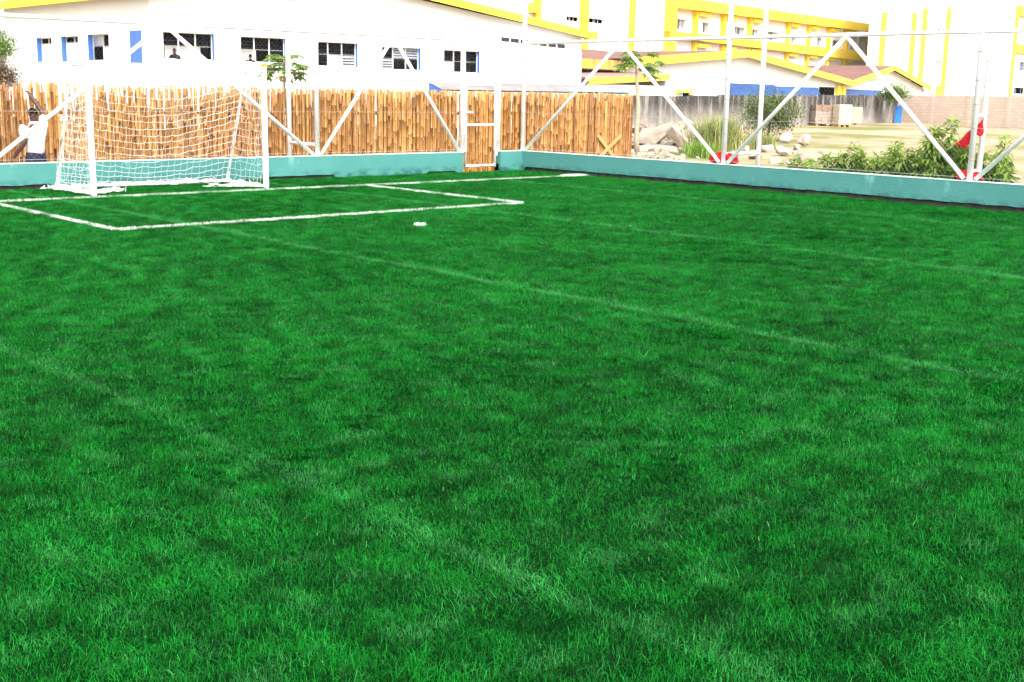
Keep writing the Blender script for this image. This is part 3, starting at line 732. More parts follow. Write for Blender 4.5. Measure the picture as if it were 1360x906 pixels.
for k in range(n_):
    a = 38.75 + k * (5.15 / n_); b = a + 5.15 / n_ - .09
    cp.hexa([PF(a, -.03, zt(a) - .25), PF(b, -.03, zt(b) - .25), PF(b, -.002, zt(b) - .25), PF(a, -.002, zt(a) - .25), PF(a, -.03, zt(a)), PF(b, -.03, zt(b)), PF(b, -.002, zt(b)), PF(a, -.002, zt(a))])
    cl.hexa([PF(b, -.04, zt(b) - .25), PF(b + .09, -.04, zt(b) - .25), PF(b + .09, -.002, zt(b) - .25), PF(b, -.002, zt(b) - .25), PF(b, -.04, zt(b)), PF(b + .09, -.04, zt(b)), PF(b + .09, -.002, zt(b)), PF(b, -.002, zt(b))])
cl.box((38.7, YB - .05, zt(38.75) - .30), (38.75, YB - .003, zt(38.75) + .03)); cl.hexa([PF(38.7, -.05, zt(38.7) - .3), PF(43.95, -.05, zt(43.95) - .3), PF(43.95, -.003, zt(43.95) - .3), PF(38.7, -.003, zt(38.7) - .3), PF(38.7, -.05, zt(38.7) - .245), PF(43.95, -.05, zt(43.95) - .245), PF(43.95, -.003, zt(43.95) - .245), PF(38.7, -.003, zt(38.7) - .245)]); o = cl.build('clerestory_window', m_whitepanel, H0); cp.build('pane', m_glassdark, o)

# --- low shed roof just above the bamboo
S0 = thing('low_shed', 'low shed with a pale sheet roof and blue end, peeping over the bamboo fence', 'shed', (15, 10, -.4))
def corr(mb, x0, x1, ya, za, yb, zb, p=.09, a=.012):
    n = int((x1 - x0) / (p / 2)); 
    for i in range(n):
        xa = x0 + (x1 - x0) * i / n; xb = x0 + (x1 - x0) * (i + 1) / n; da = a * (i % 2); db = a * ((i + 1) % 2)
        mb.quad((xa, ya, za + da), (xb, ya, za + db), (xb, yb, zb + db), (xa, yb, zb + da))
mb = MB(); zr = lambda x: 1.95 - .010 * (x - 15)
corr(mb, 15, 23.25, 9.95, 1.73, 10.6, 1.96); mb.build('roof', m_paleroof, S0)
mb = MB(); corr(mb, 20.3, 23.3, 9.93, 1.742, 10.25, 1.857); mb.build('blue_roof_sheet', m_bluesheet, S0)
mb = MB(); mb.quad((15.02, 9.98, -.5), (15.02, 10.6, -.5), (15.02, 10.6, 1.94), (15.02, 9.98, 1.72)); mb.build('blue_end_wall', m_blue, S0)
mb = MB(); mb.box((15.04, 10.0, -.5), (23.2, 10.1, 1.70)); mb.box((15.04, 10.5, -.5), (23.2, 10.58, 1.90)); mb.quad((23.2, 10.0, -.5), (23.2, 10.6, -.5), (23.2, 10.6, 1.94), (23.2, 10.0, 1.71)); mb.build('wall', m_plaster, S0)

# --- boundary walls of the yard
def yard_wall(name, label, A, B, z0a, z0b, material, pier):
    t = thing(name, label, 'wall', (*A, 0)); A = Vector((*A, 0)); B = Vector((*B, 0)); d = B - A; L = d.length; d.normalize(); q = Vector((-d.y, d.x, 0)) * .1
    mb = MB(); ca = MB()
    Z = lambda z: Vector((0, 0, z))
    n = int(L / 3.2)
    for i in range(n):
        P = A + d * (L * i / n); Q = A + d * (L * (i + 1) / n); za = z0a + (z0b - z0a) * i / n + random.gauss(0, .03)
        mb.hexa([P - q - Z(1), Q - q - Z(1), Q + q - Z(1), P + q - Z(1), P - q + Z(za), Q - q + Z(za), Q + q + Z(za), P + q + Z(za)])
        if pier: ca.obox(P + Z((za - 1) / 2 + .02), (.32, .26, za + 1.0), Matrix.Rotation(math.atan2(d.y, d.x), 3, 'Z'))
    mb.build('wall_panel', material, t)
    if pier: ca.build('pier', material, t)
A_, B_, C_ = Vector((37.6, 22.7)), Vector((73.0, 29.2)), Vector((69.1, 16.2))
yard_wall('boundary_wall', 'grey concrete boundary wall streaked with black grime, behind the rubble', A_ - (B_ - A_) * .5, B_ - (B_ - A_) * .01, 1.48, 1.98, m_grey_wall, True)
yard_wall('boundary_wall', 'cream block boundary wall at the right, beyond the sandy yard', B_, C_ + (C_ - B_) * 1.5, 1.98, 2.06, m_brick, True)

E75 = Vector((math.sin(R(75)), math.cos(R(75)), 0)); N75 = Vector((-E75.y, E75.x, 0))
def frame(O): 
    O = Vector(O); return lambda u, v, z: O + E75 * u + N75 * v + Vector((0, 0, z))

# --- low school building with two gables
P = frame((78.73, 47.88, 0))
S = thing('school_building', 'low cream school building with two yellow-edged gables and blue awnings, beyond the boundary wall', 'building', P(0, 0, 0))
mb = MB()
op = [(-19.4, -16.9, 1.45, 2.0), (-12.6, -10.0, 1.35, 1.9), (20.6, 25.4, .2, 2.75)]
wall_holes(mb, P, -32, 61, -.5, 2.95, op)
mb.quad(P(-32, 0, 2.95), P(61, 0, 2.95), P(60.8, 0, 3.0), P(44.2, 0, 5.15), P(28.9, 0, 3.2), P(-.3, 0, 5.2), P(-21.9, 0, 3.75), P(-32, 0, 3.75))
mb.quad(P(61, 0, -.5), P(61, 22, -.5), P(61, 22, 3), P(61, 0, 3)); mb.quad(P(-32, 0, -.5), P(-32, 22, -.5), P(-32, 22, 3.7), P(-32, 12, 5.3), P(-32, 0, 3.7))
mb.quad(P(-32, 22, -.5), P(61, 22, -.5), P(61, 22, 3.2), P(-32, 22, 3.2))
mb.build('wall', m_plaster, S)
mb = MB(); mb.box((20.6, 1.2, .2), (25.4, 1.3, 2.9), P); mb.quad(P(20.6, 0, .2), P(20.6, 1.2, .2), P(20.6, 1.2, 2.75), P(20.6, 0, 2.75)); mb.quad(P(25.4, 0, .2), P(25.4, 1.2, .2), P(25.4, 1.2, 2.75), P(25.4, 0, 2.75)); mb.quad(P(20.6, 0, 2.75), P(25.4, 0, 2.75), P(25.4, 1.2, 2.75), P(20.6, 1.2, 2.75)); mb.build('doorway', m_dark, S)
for h in op[:2]: 
    w_ = window(S, P, h, {(0, 0): 'grey', (1, 0): 'dark'}, D=.15, mull=(.5,), zmid=0)
    mb = MB()
    for a, b, c, d in ((h[0] - .25, h[0], h[2] - .2, h[3] + .2), (h[1], h[1] + .25, h[2] - .2, h[3] + .2), (h[0], h[1], h[3], h[3] + .2)): mb.box((a, -.06, c), (b, -.003, d), P)
    mb.build('yellow_surround', m_yellow, w_)
rf = MB()                      # main roof and the two cross gables
rf.quad(P(-32.5, -.4, 3.95), P(-21.9, -.4, 3.95), P(-21.9, 12, 5.45), P(-32.5, 12, 5.45))
rf.quad(P(-21.9, 0, 3.3), P(61.5, 0, 3.25), P(61.5, 12, 5.45), P(-21.9, 12, 5.45)); rf.quad(P(-32.5, 12, 5.45), P(61.5, 12, 5.45), P(61.5, 22.5, 3.2), P(-32.5, 22.5, 3.2))
def gable(ul, zl, ur, zr_, uc, zc, vb):
    for (a, za), (b, zb) in (((ul, zl), (uc, zc)), ((uc, zc), (ur, zr_))):
        rf.hexa([P(a, -.7, za - .08), P(b, -.7, zb - .08), P(b, vb, zb - .08), P(a, vb, za - .08), P(a, -.7, za), P(b, -.7, zb), P(b, vb, zb), P(a, vb, za)])
gable(-21.9, 4.22, 28.9, 3.46, -.3, 5.50, 12); gable(28.9, 3.46, 61.2, 3.26, 44.2, 5.44, 12)
rf.build('roof', m_redroof, S)
fa = MB()
for (a, za), (b, zb), q in (((-21.9, 3.62), (-.3, 4.98), .62), ((-.3, 4.98), (28.9, 2.95), .58), ((28.9, 2.95), (44.2, 4.93), .56), ((44.2, 4.93), (61.2, 2.78), .55)):
    fa.hexa([P(a, -.80, za), P(b, -.80, zb), P(b, -.71, zb), P(a, -.71, za), P(a, -.80, za + q), P(b, -.80, zb + q), P(b, -.71, zb + q), P(a, -.71, za + q)])
for a, b in ((25.6, 26.8), (27.3, 28.3)): fa.box((a, -.3, -.4), (b, -.003, 2.95), P)
fa.build('fascia', m_yellow, S)
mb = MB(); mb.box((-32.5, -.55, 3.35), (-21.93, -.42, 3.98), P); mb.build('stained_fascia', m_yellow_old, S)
mb = MB(); mb.box((-32, -.06, 3.0), (-21.9, -.003, 3.30), P); mb.build('window_band', m_dark, S)
mb = MB(); mb.hexa([P(-32, -3, 2.62), P(-20.4, -3, 3.02), P(-20.4, 0, 3.2), P(-32, 0, 2.95), P(-32, -3, 2.68), P(-20.4, -3, 3.08), P(-20.4, 0, 3.26), P(-32, 0, 3.01)]); mb.build('porch_roof', m_pinkroof, S)
mb = MB(); mb.hexa([P(-32, -3.1, 2.25), P(-20.4, -3.1, 2.72), P(-20.4, -3.01, 2.72), P(-32, -3.01, 2.25), P(-32, -3.1, 2.70), P(-20.4, -3.1, 3.12), P(-20.4, -3.01, 3.12), P(-32, -3.01, 2.70)]); mb.build('porch_fascia', m_yellow, S)
mb = MB(); wall_holes(mb, lambda u, v, z: P(u, v - 2.9, z), -32, -20.6, -.4, 2.3, []); mb.quad(P(-20.6, -2.9, -.4), P(-20.6, 0, -.4), P(-20.6, 0, 3.0), P(-20.6, -2.9, 2.75)); mb.build('porch_wall', m_plaster, S)
def awning(u0, u1, zt_, zb_, out):
    mb = MB(); n = int((u1 - u0) / .8)
    for i in range(n):
        a = u0 + (u1 - u0) * i / n; b = u0 + (u1 - u0) * (i + 1) / n; s0 = .12 * mnoise.noise(Vector((a, 0, 0))); s1 = .12 * mnoise.noise(Vector((b, 0, 0)))
        mb.hexa([P(a, -out, zb_ + s0), P(b, -out, zb_ + s1), P(b, -out + .03, zb_ + s1), P(a, -out + .03, zb_ + s0), P(a, -.05, zt_), P(b, -.05, zt_), P(b, -.02, zt_), P(a, -.02, zt_)])
    mb.build('awning', m_tarp, S)
awning(-2.4, 8.2, 2.78, 1.55, .22); awning(8.3, 20.2, 2.66, 1.95, .3); awning(28.4, 42, 2.62, 1.75, .3)
mb = MB(); mb.box((8.3, -.2, .9), (20.2, -.1, 1.72), P); mb.build('awning', m_tarp, S)

# --- long yellow and white teaching block behind
P2 = frame((90.12, 66.23, 0)); Yb = thing('teaching_block', 'long three-storey white teaching block with yellow bands and a yellow parapet, behind the school', 'building', P2(0, 0, 0))
win = [(1.6, 4.8, 8.45, 9.5), (8.8, 10.9, 8.42, 9.5), (17.7, 21.2, 8.6, 9.5), (22.7, 25.4, 8.7, 9.5), (27.8, 31.8, 8.44, 9.5), (36.2, 38.5, 8.35, 9.3), (46, 48.4, 8.5, 9.55), (52.3, 56.1, 8.45, 9.55), (29.9, 33, 5.45, 5.95), (57.5, 67.6, 8.5, 10.6)]
mb = MB(); wall_holes(mb, P2, 0, 68.6, -.5, 11.2, win); mb.quad(P2(0, 0, -.5), P2(0, 14, -.5), P2(0, 14, 11.2), P2(0, 0, 11.2)); mb.quad(P2(68.6, 0, -.5), P2(68.6, 14, -.5), P2(68.6, 14, 11.2), P2(68.6, 0, 11.2)); mb.quad(P2(0, 0, 11.2), P2(68.6, 0, 11.2), P2(68.6, 14, 11.2), P2(0, 14, 11.2)); mb.build('wall', m_plaster, Yb)
for h in win[:-1]: window(Yb, P2, h, {(0, 0): 'louvre', (1, 0): 'louvre', (2, 0): 'grey'}, D=.35, mull=(.33, .66), zmid=0)
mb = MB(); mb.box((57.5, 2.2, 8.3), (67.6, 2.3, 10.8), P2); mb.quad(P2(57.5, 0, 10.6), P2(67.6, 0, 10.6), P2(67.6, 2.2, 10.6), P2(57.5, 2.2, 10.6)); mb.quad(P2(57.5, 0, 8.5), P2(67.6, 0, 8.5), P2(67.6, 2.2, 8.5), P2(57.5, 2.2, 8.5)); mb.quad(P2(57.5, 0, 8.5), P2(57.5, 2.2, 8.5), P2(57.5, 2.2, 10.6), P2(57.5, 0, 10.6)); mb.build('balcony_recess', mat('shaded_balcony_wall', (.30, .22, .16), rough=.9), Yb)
for a in (59.8, 63.6):
    mb = MB(); mb.box((a, .1, 8.5), (a + .8, .5, 10.6), P2); mb.build('balcony_column', m_plaster, Yb)
mb = MB(); mb.hexa([P2(-.6, -.9, 10.42), P2(69, -.9, 11.3), P2(69, -.003, 11.3), P2(-.6, -.003, 10.42), P2(-.6, -.9, 11.5), P2(69, -.9, 12.4), P2(69, -.003, 12.4), P2(-.6, -.003, 11.5)]); mb.build('parapet', m_yellow, Yb)
mb = MB(); mb.hexa([P2(-.6, -.85, 7.46), P2(68, -.85, 7.0), P2(68, -.003, 7.0), P2(-.6, -.003, 7.46), P2(-.6, -.85, 8.08), P2(68, -.85, 8.38), P2(68, -.003, 8.38), P2(-.6, -.003, 8.08)]); mb.build('floor_band', m_yellow, Yb)
mb = MB(); mb.box((-.6, -.88, -.5), (.6, -.004, 10.42), P2); mb.build('corner_pilaster', m_yellow, Yb)
mb = MB(); mb.box((67.2, -.87, 7.3), (68.4, -.005, 11.3), P2); mb.build('corner_pilaster', m_yellow, Yb)
for u in (6.4, 13.9, 21.6, 34.2, 41.8, 49.8, 57):
    mb = MB(); mb.box((u - .25, -.5, 8.1), (u + .25, -.006, 10.42 + .012 * u), P2); mb.box((u - .2, -.45, -.4), (u + .25, -.007, 7.3), P2); mb.box((u + .26, -.6, 9.95 + .012 * u), (u + 3.4, -.008, 10.40 + .012 * u), P2); mb.box((u + .26, -.6, 6.75), (u + 3.4, -.008, 7.15), P2); mb.build('pilaster', m_yellow, Yb)

# --- white block with slit windows at its left
T1 = thing('stair_block', 'tall plain white block with yellow pilasters and slit windows, left of the yellow banded block', 'building', P2(-12, 1.2, 0))
Pt = lambda u, v, z: P2(u, v + 1.2, z)
sw = [(-18.3, -15.95, 8.15, 8.55), (-14.75, -11.2, 8.2, 8.62), (-18.3, -15.9, 5.35, 5.8), (-14.7, -11.0, 5.3, 5.75)]
mb = MB(); wall_holes(mb, Pt, -34, -.62, -.5, 14, sw); mb.quad(Pt(-34, 0, 14), Pt(-.62, 0, 14), Pt(-.62, 12, 14), Pt(-34, 12, 14)); mb.quad(Pt(-34, 0, -.5), Pt(-34, 12, -.5), Pt(-34, 12, 14), Pt(-34, 0, 14)); mb.quad(Pt(-.62, 0, -.5), Pt(-.62, 12, -.5), Pt(-.62, 12, 14), Pt(-.62, 0, 14)); mb.build('wall', m_plaster, T1)
for h in sw: window(T1, Pt, h, {}, D=.25, mull=(.34, .67) if h[1] - h[0] < 3 else (.25, .5, .75), zmid=0)
for u, w in ((-23.6, .42), (-15.35, .6), (-5.75, .4)):
    mb = MB(); mb.box((u - w, -.35, -.4), (u + w, -.004, 14), Pt); mb.build('pilaster', m_yellow, T1)
mb = MB(); mb.box((-24.9, -.5, 8.45), (-24.03, -.006, 9.25), Pt); mb.build('wall_box', m_yellow, T1)

# --- big white block at the right
KT = 1.27; P3b = frame(CAM + (Vector((134.81, 60.43, CAM.z)) - CAM) * KT); P3 = lambda u, v, z: P3b(u * KT, v, (z - CAM.z) * KT); T2 = thing('tall_white_block', 'big white block with thin yellow pilasters at the right, behind the cream block wall', 'building', P3(0, 0, 0))
sw = [(-8.3, 1.3, 9.75, 10.15), (-8.1, 1.5, 5.95, 6.4), (-26.6, -25.8, 6.9, 7.6), (50, 55.5, 6.4, 7.8), (47.6, 56, 2.8, 3.8)]
mb = MB(); wall_holes(mb, P3, -29.6, 62, -.5, 16.5, sw); mb.quad(P3(-29.6, 0, -.5), P3(-2, 9, -.5), P3(-2, 9, 16.5), P3(-29.6, 0, 16.5)); mb.quad(P3(62, 0, -.5), P3(62, 9, -.5), P3(62, 9, 16.5), P3(62, 0, 16.5)); mb.quad(P3(-2, 9, -.5), P3(62, 9, -.5), P3(62, 9, 16.5), P3(-2, 9, 16.5)); mb.quad(P3(-29.6, 0, 16.5), P3(62, 0, 16.5), P3(62, 9, 16.5), P3(-2, 9, 16.5)); mb.build('wall', m_plaster, T2)
for h, c in zip(sw, ({(1, 0): 'white'}, {(0, 0): 'grey', (1, 0): 'white', (2, 0): 'grey'}, {}, {(0, 0): 'louvre', (1, 0): 'louvre', (2, 0): 'louvre'}, {(1, 0): 'dark'})): window(T2, P3, h, c, D=.3, mull=(.25, .75), zmid=0)
for u, z0, z1 in ((-25.1, 3, 10.6), (-13.4, 2, 11.3), (-8.9, 0, 12.1), (2.05, 0, 12.8), (43.6, 0, 15.9)):
    mb = MB(); mb.box((u - .38, -.5, z0), (u + .38, -.004, z1), P3); mb.build('pilaster', m_yellow, T2)
for z0, z1 in ((14.5, 15.9), (9.0, 10.3)):
    mb = MB(); mb.box((44.1, -.6, z0), (61, -.005, z1), P3); mb.build('floor_band', m_yellow, T2)
mb = MB(); mb.box((-.6, -.7, 1.5), (1.5, -.006, 3.3), P3); mb.build('door_surround', m_yellow, T2)

# ------------------------------------------------------------------ yard: rubble, block stacks, blue board
def hull(name, label, cat, c, size, rot, material, seed, group=None, npts=16, flat=False):
    import bmesh
    r = random.Random(seed); bm = bmesh.new()
    for i in range(npts):
        v = Vector((r.gauss(0, 1), r.gauss(0, 1), r.gauss(0, 1))).normalized()
        if flat: v = Vector((max(-1, min(1, v.x * 1.6)), max(-1, min(1, v.y * 1.6)), .8 * (1 if v.z > 0 else -1) + .2 * v.z))
        bm.verts.new(Vector((v.x * size[0] / 2, v.y * size[1] / 2, v.z * size[2] / 2)))
    bmesh.ops.convex_hull(bm, input=bm.verts)
    bmesh.ops.delete(bm, geom=[v for v in bm.verts if not v.link_faces], context='VERTS')
    me = bpy.data.meshes.new(name); bm.to_mesh(me); bm.free(); me.materials.append(material)
    o = bpy.data.objects.new(name, me); col.objects.link(o); o.location = c; o.rotation_euler = rot
    b = o.modifiers.new('bevel', 'BEVEL'); b.width = min(size) * .07; b.segments = 2
    return tag(o, label, cat, group)
def at(x, y, d):        # authoring aid: a photo pixel and a distance give the place of a thing in the yard
    return CAM + (FWD + RGT * (x - 680) / 1618.03 - UPV * (y - 453) / 1618.03) * d
YAW = math.atan2(RGT.y, RGT.x); px_m = 1 / 1618.03
def ground_d(x, y):
    d = 20.0
    for _ in range(400):
        c = at(x, y, d)
        if c.z <= gz(c.x, c.y): return d
        d += .25
    return d
G1 = 'broken concrete slabs of the rubble heap'
for k, (x, y, w, h, roll, d, lab, flat) in enumerate((
    (868, 182, 64, 17, -20, 46, 'largest pale broken concrete slab, tilted across the rubble heap', True), (904, 186, 44, 17, 42, 45, 'broken concrete slab leaning down to the right against the largest slab', True),
    (876, 200, 62, 9, 3, 44.5, 'long flat concrete slab lying at the foot of the rubble heap', True), (924, 173, 38, 13, -27, 47, 'concrete slab sticking up at the right top of the rubble heap', True),
    (851, 172, 24, 10, -8, 49, 'small pale concrete slab at the left top of the rubble heap', True), (846, 184, 18, 12, 20, 47, 'small concrete lump beside the end of the bamboo fence', False),
    (931, 193, 24, 18, 30, 44.5, 'squat concrete lump at the right foot of the rubble heap', False), (884, 209, 22, 10, 0, 44, 'concrete block propped under the long flat slab', False), (915, 203, 20, 10, -10, 44, 'small angular concrete piece below the leaning slab', False))):
    c = at(x, y, d); hull('concrete_slab', lab, 'rubble', c, (w * d * px_m, w * d * px_m * (.5 if flat else .9), h * d * px_m * .85), (R(14 if flat else 5), R(roll), YAW), m_rock, 40 + k, G1, 18, flat)
rr_ = random.Random(77)
for k in range(30):
    x = rr_.uniform(842, 938); y = rr_.uniform(168, 202); w = rr_.uniform(16, 34); d = 44 + (208 - y) * .12; c = at(x, y, d)
    hull('concrete_shard', 'flat jagged concrete shard wedged in the rubble heap', 'rubble', c, (w * d * px_m, w * d * px_m * .5, rr_.uniform(5, 9) * d * px_m), (R(rr_.uniform(-10, 25)), R(rr_.uniform(-40, 40)), YAW + rr_.uniform(-.6, .6)), m_rock, 500 + k, 'flat concrete shards', 14, True)
for k in range(74):
    x = rr_.uniform(836, 940); y = rr_.uniform(172, 199) if k < 34 else rr_.uniform(199, 213); sz = rr_.uniform(6, 15) if k < 44 else rr_.uniform(8, 20); d = 43.0 + (212 - y) * .13
    if y > 199: d = ground_d(x, y + sz * .2)
    c = at(x, y, d)
    hull('rubble_piece', 'small broken concrete piece in the rubble heap', 'rubble', c, (sz * d * px_m, sz * d * px_m * .9, sz * d * px_m * rr_.uniform(.4, .8)), (R(rr_.uniform(-30, 30)), R(rr_.uniform(-30, 30)), rr_.uniform(0, 6)), m_rock, 300 + k, 'small rubble pieces', 14)
mb = MB(); cs = at(885, 196, 46.5); nn_ = 22
for j in range(nn_ + 1):
    for i in range(nn_ + 1):
        u, w = i / nn_ * 2 - 1, j / nn_ * 2 - 1; q = max(0, 1 - u * u - w * w); X = cs.x + RGT.x * u * 1.9 - RGT.y * w * 1.1; Y = cs.y + RGT.y * u * 1.9 + RGT.x * w * 1.1
        mb.v.append((X, Y, gz(X, Y) - .06 + .34 * q * (1 + .5 * mnoise.noise(Vector((X * 2.2, Y * 2.2, 3)))) + .05 * mnoise.noise(Vector((X * 9, Y * 9, 0))) * q)); mb.t.append(.5)
for j in range(nn_):
    for i in range(nn_): mb.f.append((j * (nn_ + 1) + i, j * (nn_ + 1) + i + 1, (j + 1) * (nn_ + 1) + i + 1, (j + 1) * (nn_ + 1) + i))
tag(mb.build('rubble_mound', mat('rubble_earth', (.20, .16, .115), (.10, .08, .06), 5, .95, .05, .8, 8)), 'low mound of earth and crushed concrete under the broken slabs', 'rubble mound')
G2 = 'pale stones scattered in the yard'
for k, (x, y, w, h, d) in enumerate(((1044, 184, 20, 17, 54), (1068, 187, 17, 22, 54), (1003, 186, 24, 14, 50), (1028, 180, 22, 12, 55), (1018, 197, 26, 14, 48), (1042, 201, 30, 15, 47), (1062, 207, 26, 13, 46), (990, 197, 18, 12, 47), (1001, 208, 26, 9, 44), (1030, 213, 22, 10, 44), (1052, 217, 20, 9, 43), (975, 203, 18, 10, 45), (1084, 211, 14, 9, 47), (1058, 196, 16, 10, 50), (1090, 201, 10, 7, 50), (1345, 236, 26, 9, 30))):
    lab = {0: 'round white boulder, left of the two standing in the yard behind the stones', 1: 'white boulder tilted to the right, behind the low saplings', 15: 'pale stone at the right edge beyond the last sapling'}.get(k, 'small pale stone among the scattered stones behind the teal wall')
    d = ground_d(x, y + h * .42); c = at(x, y, d); hull('stone', lab, 'stone', c, (w * d * px_m, w * d * px_m * .9, h * d * px_m), (R(random.uniform(-12, 12)), R(-25 if k == 0 else 35 if k == 1 else random.uniform(-15, 15)), YAW + random.uniform(-.5, .5)), m_whiterock, 80 + k, G2 if k not in (0, 1, 15) else 'larger pale stones', 22 if k < 2 else 13)
def block_stack(label, c, nx, nz_, bw, bh, bd, material, yaw, capm):
    t = thing('block_stack', label, 'block stack', c); mb = MB(); cp = MB(); Rz = Matrix.Rotation(yaw, 3, 'Z'); c = Vector(c)
    for i in range(nx):
        for k in range(nz_):
            for q in range(3):
                (cp if k >= nz_ - 2 and capm else mb).obox(c + Rz @ Vector(((i - (nx - 1) / 2) * bw, (q - 1) * bd, bh * (k + .5) + .14)) + Vector((random.gauss(0, .008), random.gauss(0, .008), 0)), (bw * .97, bd * .97, bh * .95), Rz)
    mb.build('blocks', material, t)
    if capm: cp.build('upper_blocks', capm, t)
    pl = MB()
    for q in (-1, 0, 1): pl.obox(c + Rz @ Vector((q * nx * bw * .42, 0, .04)), (.12, bd * 3, .12), Rz)
    pl.build('pallet', m_plank, t)
c = at(1094, 171, 76); block_stack('wide stack of grey concrete blocks on a pallet before the grimy wall', (c.x, c.y, gz(c.x, c.y)), 4, 6, .40, .19, .35, m_block, YAW + .15, mat('brown_concrete_block', (.26, .18, .13), (.2, .14, .1), 3, .9, .1))
c = at(1117, 171, 75); block_stack('pale cream stack of concrete blocks, just right of the wide grey stack', (c.x, c.y, gz(c.x, c.y)), 2, 6, .40, .2, .35, m_blockpale, YAW + .15, None)
c = at(1134, 170, 79); block_stack('narrow cream stack of concrete blocks at the right end of the stacks', (c.x, c.y, gz(c.x, c.y)), 2, 5, .36, .2, .35, m_blockpale, YAW - .5, None)
c = at(1192, 162, 85); z = gz(c.x, c.y)
t = thing('blue_door', 'narrow blue metal door in a post frame under the small tree at the wall corner', 'door', (c.x, c.y, z))
mb = MB(); mb.obox((c.x, c.y, z + .62), (.40, .05, 1.2), Matrix.Rotation(YAW, 3, 'Z')); mb.build('leaf', mat('bright_blue_paint', (.02, .17, .58), (.02, .15, .5), 3, .5, .3), t)
mb = MB()
for s in (-.23, .23): mb.obox(Vector((c.x, c.y, z + .62)) + Matrix.Rotation(YAW, 3, 'Z') @ Vector((s, 0, 0)), (.06, .08, 1.3), Matrix.Rotation(YAW, 3, 'Z'))
mb.build('frame', m_blue, t)

# ------------------------------------------------------------------ red cloths
def cloth(name, label, cat, f, nu, nv, thick=.006):
    mb = MB(); vs = [f(i / nu, j / nv) for j in range(nv + 1) for i in range(nu + 1)]
    mb.add(vs, [(j * (nu + 1) + i, j * (nu + 1) + i + 1, (j + 1) * (nu + 1) + i + 1, (j + 1) * (nu + 1) + i) for j in range(nv) for i in range(nu)])
    o = mb.build(name, m_red, None, True); s = o.modifiers.new('solid', 'SOLIDIFY'); s.thickness = thick; return tag(o, label, cat)
def bundle(c, sx, sy, sz, seed):
    def f(u, v):
        a = 2 * math.pi * u; b = math.pi * (v - .5); d = Vector((math.cos(a) * math.cos(b), math.sin(a) * math.cos(b), math.sin(b)))
        k = 1 + .22 * math.sin(a * 7 + seed + 2 * d.z) * math.cos(b) + .18 * mnoise.noise(d * 2.2 + Vector((seed, 0, 0)))
        p = Vector((d.x * sx, d.y * sy, max(-.75, d.z) * sz)) * k
        return Vector(c) + p
    return f
cloth('red_cloth', 'crumpled red cloth lying on the teal wall at the foot of a fence post', 'cloth', bundle((WX + .20, -3.66, WH + .09), 10e-2, .30, .13, 1), 60, 16)
cloth('red_cloth', 'small red cloth bundle at the foot of the post below the red pennant', 'cloth', bundle((WX + .21, -8.66, WH + .06), .09, .20, .10, 5), 50, 14)
def flagf(u, v):     # a triangle of cloth tied round the post, one corner hanging to the left
    A = Vector((0, .30, .98)); B = Vector((0, -.17, 1.42)); Cc = Vector((0, -.16, 1.20)); D_ = Vector((0, .10, .90))
    p = A.lerp(B, u).lerp(D_.lerp(Cc, u), v)
    y = p.y; bulge = -.075 if abs(y) < .07 else -.02
    return Vector((WX + .1 - .058 - .03 * math.sin(u * 9 + v * 3), -8.70 + y, p.z + .04 * math.sin(u * 12) * v))
def flagback(u, v):
    p = flagf(u, v); p.x = WX + .16 + .03 * math.sin(u * 10 + v * 4); return p
cloth('red_pennant', 'bright red pennant tied behind a fence post above the saplings', 'pennant', flagback, 24, 8)

